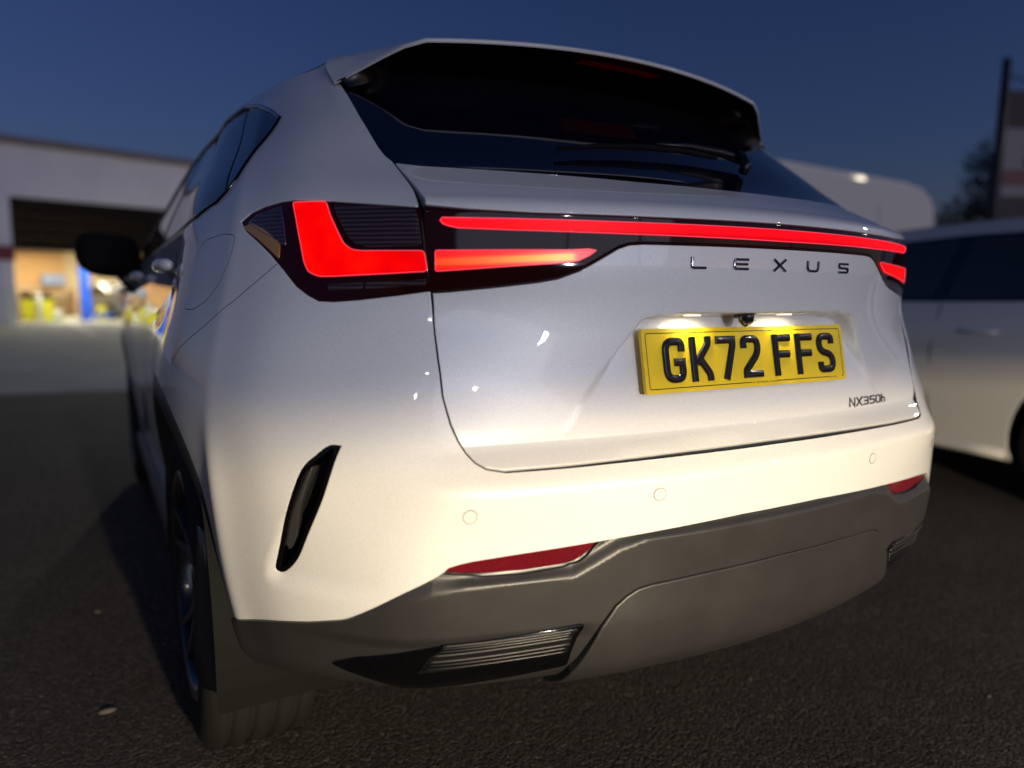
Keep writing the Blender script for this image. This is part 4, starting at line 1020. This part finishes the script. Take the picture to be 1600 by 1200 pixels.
for k, (x, lb) in enumerate(((1.13, 'yellow wheeled bin with black lid, nearer the workshop pillar'), (1.68, 'yellow wheeled bin with black lid, nearer the blue lift post'))):
    b_ = gthing('wheeled_bin', x, 1.6, lb, 'bin', 'bins just inside the workshop')
    bm = bmesh.new(); bm_box(bm, (0, 0, .42), (.42, .55, .78), bev=.03)
    for v in bm.verts:
        if v.co.z < .3: v.co.x *= .86; v.co.y *= .86
    bmobj('bin_body', bm, 'bin_yellow', b_)
    bm = bmesh.new(); bm_box(bm, (0, 0, .90), (.46, .60, .14), bev=.05); bm_box(bm, (0, .2, 1.02), (.40, .16, .10), bev=.04); bmobj('lid', bm, 'bin_black', b_)
    for sx in (-1, 1): tube('wheel', [(sx*.17, .24, .10), (sx*.21, .24, .10)], .10, 'rubber', b_, n=16)
b_ = gthing('bollard', 1.405, 1.25, 'pale post standing between the two yellow bins', 'bollard')
tube('post', [(0, 0, 0), (0, 0, .98), (0, 0, 1.04)], [.085, .085, .05], 'pale_panel', b_, n=16); box('base_plate', (0, 0, .012), (.26, .26, .02), 'galvanised', b_)
b_ = gthing('vehicle_lift', 3.02, 1.6, 'bright blue steel post of a vehicle lift in the workshop', 'vehicle lift')
bm = bmesh.new(); bm_box(bm, (0, 0, 1.6), (.29, .30, 3.2), bev=.02); bmobj('post', bm, 'blue_steel', b_)
box('base_plate', (0, 0, .015), (.55, .75, .03), 'blue_steel', b_); box('carriage', (0, -.16, .55), (.34, .10, .55), 'blue_steel', b_); box('lift_arm', (.45, -.24, .22), (.9, .11, .09), 'blue_steel', b_, rz=.25)
b_ = gthing('workbench', 3.35, 8.9, 'long brown wooden workbench against the cream workshop wall', 'workbench')
box('top', (0, 0, 1.13), (2.6, .8, .10), 'brown_wood', b_, bev=.01)
for sx in (-1.2, 1.2):
    for sy in (-.32, .32): box('leg', (sx, sy, .54), (.09, .09, 1.08), 'brown_wood', b_)
box('lower_shelf', (0, 0, .35), (2.4, .6, .05), 'brown_wood', b_)
b_ = gthing('plywood_sheet', 3.6, 9.62, 'orange plywood sheet fixed to the workshop back wall', 'board'); box('sheet', (0, 0, 2.15), (1.9, .04, 1.5), 'plywood', b_); box('batten', (0, -.04, 2.88), (1.9, .05, .08), 'brown_wood', b_)
b_ = gthing('wall_cabinet', 4.0, 9.45, 'pale blue cabinet above the workbench', 'cabinet'); box('carcass', (0, 0, 1.66), (.9, .30, .46), 'pale_blue', b_, bev=.01)
for sx in (-.22, .22):
    d_ = box('door', (sx, -.162, 1.66), (.43, .02, .44), 'pale_blue', b_); box('handle', (sx*.2, -.18, 1.66), (.02, .02, .14), 'chrome', d_)
b_ = gthing('oil_drum', 3.82, 2.4, 'small yellow drum beside the blue lift post', 'drum'); lathe('drum_body', [(0,.001),(0,.17),(.16,.17),(.165,.18),(.18,.17),(.34,.17),(.345,.18),(.36,.17),(.52,.17),(.52,.15),(.51,.001)], (0,0,0), 'bin_yellow', b_, n=24, axis='Z')
b_ = gthing('bucket', 2.38, 3.0, 'white bucket with green base behind the yellow bins', 'bucket'); lathe('bucket_body', [(.12,.15),(.40,.19),(.40,.18),(.14,.14)], (0,0,0), 'pale_panel', b_, n=24, axis='Z'); lathe('bucket_foot', [(0,.001),(0,.155),(.12,.16)], (0,0,0), 'green_plastic', b_, n=24, axis='Z')
b_ = gthing('wall_clock', 1.45, 9.66, 'dark round clock on the cream workshop wall', 'clock')
tube('clock_case', [(0, 0, 2.35), (0, -.06, 2.35)], .21, 'bin_black', b_, n=24); tube('clock_face', [(0, -.06, 2.35), (0, -.065, 2.35)], .10, 'white_sheet', b_, n=24)

# ---- generic parked car: side skins laid as patches
def hatchback(name, loc, rz, paint, label, L=4.05, wid=.875, roof_z=1.49, glass='window_glass'):
    root = empty(name, loc, rz, label, 'car')
    wf = pchip([0, .12, .5, 1.2, 2.6, 3.4, 3.85, L], [.60, .76, .855, wid, wid, .845, .72, .45])
    zf = pchip([.18, .26, .40, .60, .80, .95, 1.02], [.93, .975, .985, 1.0, .995, .975, .962])
    belt = lambda y: 1.0+.03*np.clip((1.6-y)/1.6, 0, 1)+0*y
    rf = pchip([.10, .35, .8, 1.4, 2.0, 2.6, 3.1], [1.05, 1.36, roof_z-.03, roof_z, roof_z-.015, roof_z-.14, .98])
    def low(s): return lambda y, z: np.stack([s*wf(y)*zf(np.clip(z, .18, 1.02)), y, z], 1)
    def upp(s):
        def f(y, z):
            t = np.clip((z-1.0)/(.47), 0, 1.2); return np.stack([s*wf(y)*.965*(1-.20*t-.06*t*t), y, z], 1)
        return f
    r = .335; wc = (.72, 3.22)
    def arc(c): return [(c-r*1.12*math.cos(a), .315+r*1.12*math.sin(a)) for a in np.linspace(-.25, math.pi+.25, 24)]
    out = [(0.02,.30)]+[p for c in wc for p in ([(arc(c)[0][0], .20)]+[q for q in arc(c) if q[1] > .20]+[(arc(c)[-1][0], .20)])]+[(L-.02,.26),(L-.02,.70),(3.4,.93),(2.9,1.005),(1.6,1.005),(.6,1.015),(.05,1.02)]
    for s in (-1, 1):
        mn_ = lambda p: p
        # patch() takes outward normals from du x dz, which needs mirroring on one side
        def P_(nm, poly, f, mt, par, h, off=0, **k):
            if s > 0: return patch(nm, poly, f, mt, par, h=h, off=off, **k)
            g_ = lambda a, b: f(-a, b); return patch(nm, [(-a, b) for a, b in poly], g_, mt, par, h=h, off=off, **k)
        P_('body_side', out, low(s), paint, root, .06, hb=.03)
        glo = [(.30,1.03),(1.56,1.015),(2.82,1.015),(2.55,1.25),(2.2,roof_z-.13),(1.5,roof_z-.105),(.95,roof_z-.115),(.55,1.26)]
        band = [(.05,1.022),(1.6,1.008),(2.95,1.008),(2.6,roof_z-.15),(2.2,roof_z-.05),(1.4,roof_z-.03),(.8,roof_z-.055),(.36,1.33)]
        P_('window_frame', band, upp(s), paint, root, .06, off=-.001, hb=.03)
        P_('window_surround', glo, upp(s), 'black_gloss', root, .06, off=.001, hb=.03, depth=.001)
        P_('rear_side_glass', [(.62,1.045),(1.50,1.035),(1.46,roof_z-.125),(1.0,roof_z-.135),(.70,1.22)], upp(s), glass, root, .06, off=.003, hb=.03, depth=.001)
        P_('front_side_glass', [(1.60,1.035),(2.68,1.035),(2.47,1.22),(2.15,roof_z-.15),(1.56,roof_z-.125)], upp(s), glass, root, .06, off=.003, hb=.03, depth=.001)
        # shut lines, handles, sill, wheels
        q = np.array([(1.52,1.0),(1.55,.75),(1.55,.45),(1.50,.26)]); tube('door_gap', low(s)(q[:, 0], q[:, 1])+np.array([s*.0015, 0, 0]), .003, 'black_matte', root, n=6)
        q = np.array([(2.72,1.0),(2.78,.75),(2.74,.45),(2.66,.26)]); tube('door_gap', low(s)(q[:, 0], q[:, 1])+np.array([s*.0015, 0, 0]), .003, 'black_matte', root, n=6)
        for yh in (1.28, 2.30):
            yy = np.linspace(yh-.10, yh+.10, 7); zz = np.full(7, .86); pp = low(s)(yy, zz); pp[:, 0] += s*.028*np.sin(np.linspace(.2, math.pi-.2, 7)); tube('door_handle', pp, .012, paint, root, n=8)
        yy = np.linspace(1.1, 2.85, 10); pp = low(s)(yy, np.full(10, .235)); pp[:, 0] += s*.004; tube('sill', pp, .028, paint, root, n=8)
        for c in wc:
            xw = s*(wid-.105)
            wh = lathe('wheel', [(-.10,.20),(-.10,.29),(-.085,.312),(-.05,.317),(.05,.317),(.085,.312),(.10,.29),(.10,.20)], (xw, c, .317), 'rubber', root, n=48)
            lathe('rim', [(s*.095,.205),(s*.085,.19),(s*.03,.185)], (xw, c, .317), 'galvanised', wh, n=32)
            for k in range(5):
                a = 2*math.pi*k/5+.2; bm = bmesh.new(); bm_box(bm, (0, 0, .105), (.02, .055, .19))
                bmesh.ops.transform(bm, matrix=Matrix.Translation((xw+s*.075, c, .317)) @ Matrix.Rotation(a, 4, 'X'), verts=bm.verts[:]); bmobj('spoke', bm, 'galvanised', wh)
            V = []; A = np.linspace(-.25, math.pi+.25, 24)
            for a in A:
                for xx in (wf(c)*.97, .5): V.append((s*float(xx), c-r*1.13*math.cos(a), .315+r*1.13*math.sin(a)))
            F = [(2*i, 2*i+1, 2*i+3, 2*i+2) for i in range(23)]; V.append((s*.5, c, .3)); F += [(2*i+1, len(V)-1, 2*i+3) for i in range(23)]
            meshobj('wheel_housing', V, F, 'black_matte', root)
        bm = bmesh.new(); bmesh.ops.create_uvsphere(bm, u_segments=14, v_segments=10, radius=1); bmesh.ops.transform(bm, matrix=Matrix.Translation((s*(wid+.09), 2.62, 1.0)) @ Matrix.Diagonal((.11, .07, .075, 1)), verts=bm.verts[:]); mo_ = bmobj('door_mirror', bm, paint, root, True)
        box('tail_lamp', (s*.66, .045, .86), (.20, .06, .20), 'reflector', root, bev=.02); box('headlamp', (s*.60, L-.12, .68), (.28, .10, .14), 'lamp_lens', root, bev=.03)
    # roof, tailgate, bonnet across the width
    def cross(nm, ys, zfun, wfun, mt, crown=.03):
        V = []; n = 13
        for y in ys:
            for t in np.linspace(-1, 1, n): V.append((wfun(y)*t, y, zfun(y)+crown*(1-t*t)))
        F = [(i*n+j, i*n+j+1, (i+1)*n+j+1, (i+1)*n+j) for i in range(len(ys)-1) for j in range(n-1)]; return meshobj(nm, V, F, mt, root, True)
    zr = pchip([.36, .8, 1.4, 2.2, 2.6], [1.33, roof_z-.055, roof_z-.03, roof_z-.05, roof_z-.15]); ww = lambda y: float(upp(1)(np.array([y]), np.array([float(zr(y))]))[0, 0])+.002
    cross('roof', np.linspace(.36, 2.25, 16), lambda y: float(zr(y)), ww, paint, .045)
    zs_ = pchip([2.25, 2.6, 3.05], [float(zr(2.25)), roof_z-.17, 1.02]); cross('windscreen', np.linspace(2.25, 3.02, 8), lambda y: float(zs_(y)), lambda y: float(upp(1)(np.array([y]), np.array([float(zs_(y))]))[0, 0]), glass, .04)
    zb = pchip([2.95, 3.4, L-.02], [1.005, .93, .70]); cross('bonnet', np.linspace(2.95, L-.02, 10), lambda y: float(zb(y)), lambda y: float(low(1)(np.array([y]), np.array([float(zb(y))]))[0, 0]), paint, .04)
    zg = pchip([.05, .36], [1.02, 1.33]); cross('rear_glass', np.linspace(.05, .36, 6), lambda y: float(zg(y)), lambda y: float(upp(1)(np.array([y]), np.array([float(zg(y))]))[0, 0]), glass, .03)
    for nm, y in (('rear_panel', .02), ('front_panel', L-.02)):
        zz = np.linspace(.26, 1.02 if y < 1 else .70, 6); V = []
        for z in zz:
            for t in np.linspace(-1, 1, 9): V.append((float(wf(y)*zf(z))*t, y+(-.06 if y < 1 else .06)*(1-t*t), z))
        F = [(i*9+j, i*9+j+1, (i+1)*9+j+1, (i+1)*9+j) for i in range(5) for j in range(8)]; meshobj(nm, V, F, paint, root, True)
    box('underbody', (0, L/2, .32), (1.35, L-.5, .22), 'black_matte', root)
    return root
hatchback('hatchback', (3.66, -.10, 0), rad(-8), 'white_paint', 'white hatchback parked side-on beside the SUV, at the right edge', glass='tinted_glass')
grey = mat('grey_paint', (.10, .105, .11), .35, 0, 1.0, .04)
hatchback('hatchback', gl(5.0, 1.6, .005), GR+rad(6), 'grey_paint', 'dark grey hatchback inside the lit workshop, behind the door mirror')

# ---- high-roof van across the background
van = empty('van', (6.0, 6.0, 0), 0, 'tall white panel van parked crosswise behind the SUV', 'van')
def extrude_profile(name, prof, y0, y1, material, parent, bev=.0, segs=4):
    bm = bmesh.new(); a = [bm.verts.new((x, y0, z)) for x, z in prof]; f = bm.faces.new(a)
    r = bmesh.ops.extrude_face_region(bm, geom=[f]); vs = [v for v in r['geom'] if isinstance(v, bmesh.types.BMVert)]
    bmesh.ops.translate(bm, verts=vs, vec=(0, y1-y0, 0)); bmesh.ops.recalc_face_normals(bm, faces=bm.faces[:])
    if bev:
        es = [e for e in bm.edges if abs((e.verts[0].co-e.verts[1].co).y) < 1e-5]; bmesh.ops.bevel(bm, geom=es, offset=bev, segments=segs, affect='EDGES')
    return bmobj(name, bm, material, parent, False)
vp = [(-2.9,.35),(2.95,.35),(2.95,1.2),(2.93,2.0),(2.85,2.34),(2.70,2.48),(2.3,2.54),(0,2.60),(-1.2,2.58),(-1.75,2.40),(-2.35,1.45),(-2.95,1.15),(-3.0,.8)]
vb = extrude_profile('body', vp, -.98, .98, 'van_paint', van, .10)
for s in (-1, 1):
    for (x0, x1) in ((-1.2, .1), (.2, 1.5), (1.6, 2.75)):
        box('side_panel', ((x0+x1)/2, s*.983, 1.72), (x1-x0, .012, .95), 'van_paint', van, bev=.004)
    box('rub_strip', (.6, s*.985, .82), (4.4, .03, .12), 'black_satin', van); box('cab_window', (-1.62, s*.982, 1.72), (.72, .012, .52), 'window_glass', van)
    box('rear_lamp', (2.90, s*.90, 1.2), (.10, .12, .42), 'reflector', van, bev=.02)
    for x in (-2.0, 1.75):
        wh = lathe('wheel', [(-.11,.19),(-.11,.31),(-.09,.345),(.09,.345),(.11,.31),(.11,.19)], (x, s*.86, .345), 'rubber', van, n=40)
        me = wh.data
        for v in me.vertices: d = v.co-Vector((x, s*.86, .345)); v.co = Vector((x+d.y, s*.86+d.x, .345+d.z))
        h_ = tube('wheel_cover', [(x, s*.93, .345), (x, s*.955, .345)], .19, 'galvanised', wh, n=24)
    ml = box('marker_lamp', (1.28, s*.93, 2.50), (.17, .06, .06), 'marker_lamp', van, bev=.02)
box('rear_bumper', (2.97, 0, .48), (.12, 1.9, .20), 'black_satin', van, bev=.03); box('windscreen', (-2.12, 0, 1.93), (.02, 1.6, .95), 'window_glass', van, ry=rad(32))
for s in (-1, 1): box('rear_door', (2.955, s*.45, 1.35), (.02, .86, 1.6), 'van_paint', van, bev=.004)

# ---- sail banner on a dark pole
ban = empty('banner', (9.88, 4.83, 0), math.atan2(-.497, .868), 'tall advertising banner on a dark pole, right of the van', 'banner')
tube('pole', [(0, 0, 0), (0, 0, 2.2), (.02, 0, 4.27)], [.075, .07, .055], 'pole_black', ban, n=12)
box('pole_base', (0, 0, .04), (.7, .5, .08), 'pole_black', ban, bev=.01)
def strip(nm, z0, z1, mt, y=0., x0=None, x1=1.55, arch=0):
    V = []; n = 12
    xa = lambda z: .085
    for k in range(n+1):
        t = k/n
        for z in (z0, z1+arch*math.sin(math.pi*t)*.3-arch*t): V.append(((xa(z) if x0 is None else x0)*(1-t)+x1*t, y+.015*math.sin(5*t), z))
    F = [(2*k, 2*k+2, 2*k+3, 2*k+1) for k in range(n)]
    o = meshobj(nm, V, F, mt, ban); md = o.modifiers.new('t', 'SOLIDIFY'); md.thickness = .008; return o
strip('header', 3.36, 3.86, 'banner_brown', arch=.22); strip('picture', 2.80, 3.355, 'banner_white'); strip('band', 2.60, 2.795, 'banner_pink'); strip('text_band', 2.44, 2.595, 'banner_white'); strip('lower_cloth', 1.2, 2.435, 'banner_brown')
strip('motif', 2.92, 3.16, 'banner_pink', y=-.02, x0=.42, x1=.80); strip('motif', 2.84, 2.96, 'banner_ink', y=-.025, x0=.40, x1=.78); strip('motif', 3.20, 3.32, 'banner_brown', y=-.02, x0=.62, x1=1.1)
tube('top_cord', [(.02, 0, 4.05), (.45, 0, 3.96), (.95, 0, 3.86), (1.5, 0, 3.80)], .012, 'pole_black', ban, n=6)

# ---- tree beyond
def tree(name, loc, height, rx, label, seed, nl=5200, leaf=.17):
    r_ = random.Random(seed); t = empty(name, loc, 0, label, 'tree')
    V = []; F = []
    tube('trunk', [(0, 0, 0), (.05, .02, height*.25), (-.04, .05, height*.5), (.03, 0, height*.75)], [.20, .16, .11, .05], 'bark', t, n=10)
    cl = [(r_.uniform(-1, 1)*rx*.8, r_.uniform(-1, 1)*rx*.8, height*(.24+.70*r_.random()**1.2)) for _ in range(34)]
    for c in cl[:9]: tube('limb', [(0, 0, height*.3), (c[0]*.5, c[1]*.5, (height*.3+c[2])/2+.1), c], [.07, .045, .02], 'bark', t, n=6)
    for i in range(nl):
        c = r_.choice(cl); rr = rx*.42
        d = Vector((r_.gauss(0, 1), r_.gauss(0, 1), r_.gauss(0, .8))).normalized()*rr*r_.random()**.5
        p = Vector(c)+d; a = Vector((r_.gauss(0, 1), r_.gauss(0, 1), r_.gauss(0, .6))).normalized(); b = a.orthogonal().normalized()*leaf*.5*r_.uniform(.6, 1.2); a = a*leaf*r_.uniform(.6, 1.2)
        k = len(V); V += [p-a*.5, p+b*.5, p+a*.5, p-b*.5]; F.append((k, k+1, k+2, k+3))
    tag(meshobj('crown', V, F, 'leaf', t), kind='stuff')
    return t
mat('bit_pale', (.11, .09, .075), .85)
# ---- litter on the asphalt
def bit(nm, x, y, sz, mt, label, cat, seed):
    r_ = random.Random(seed); bm = bmesh.new(); bmesh.ops.create_icosphere(bm, subdivisions=2, radius=1)
    for v in bm.verts: v.co = Vector((v.co.x*sz*r_.uniform(.85, 1.15), v.co.y*sz*.6*r_.uniform(.85, 1.15), max(v.co.z, -.5)*sz*.28+sz*.14))
    bmesh.ops.transform(bm, matrix=Matrix.Translation((x, y, 0)), verts=bm.verts[:]); return tag(bmobj(nm, bm, mt, None, True), label, cat)

bit('dead_leaf', -1.080, 1.150, .020, 'bit_pale', 'small pale dead leaf on the asphalt beside the rear tyre', 'leaf', 1)
bit('pebble', -1.098, 1.818, .011, 'bit_pale', 'small pale pebble on the asphalt left of the SUV shadow', 'pebble', 2)
bit('pebble', .442, .478, .006, 'bit_pale', 'tiny pale pebble on the asphalt below the bumper', 'pebble', 3)
bit('pebble', .921, .111, .008, 'bit_pale', 'pale pebble on the asphalt near the lower right corner', 'pebble', 4)
tree('tree', (21.9, 9.8, 0), 5.6, 2.2, 'dark leafy tree behind the banner', 3, 15000, .2)
# ---- street lamps of the yard behind the photographer
for k, (x, y, z, e) in enumerate(((-9, -13, 6.5, 110), (3.5, -17, 7, 500), (12, -9, 6.5, 350), (-2, -27, 8, 700), (17, 1.5, 7, 250))):
    sl_ = empty('street_lamp', (x, y, 0), math.atan2(-y, -x), ['lit street lamp behind the camera on the left', 'lit street lamp straight behind the camera', 'lit street lamp behind the camera on the right', 'tallest lit street lamp, far behind the camera', 'lit street lamp beyond the white hatchback'][k], 'street lamp', 'lamps round the yard')
    tube('pole', [(0, 0, 0), (0, 0, z*.6), (0, 0, z)], [.09, .07, .05], 'galvanised', sl_, n=10)
    tube('lamp_arm', [(0, 0, z-.05), (.4, 0, z+.08), (.9, 0, z+.10)], .035, 'galvanised', sl_, n=8)
    box('lamp_housing', (1.05, 0, z+.12), (.62, .26, .09), 'galvanised', sl_, bev=.03); box('lamp_glass', (1.08, 0, z+.06), (.42, .20, .03), 'lamp_head', sl_)
    a = math.atan2(-y, -x); lamp('street_lamp_light', 'SPOT', (x+1.08*math.cos(a), y+1.08*math.sin(a), z+.03), e, (1, .93, .84), target=(x+4*math.cos(a), y+4*math.sin(a), 0), spot_size=rad(160), spot_blend=.6, shadow_soft_size=.15)
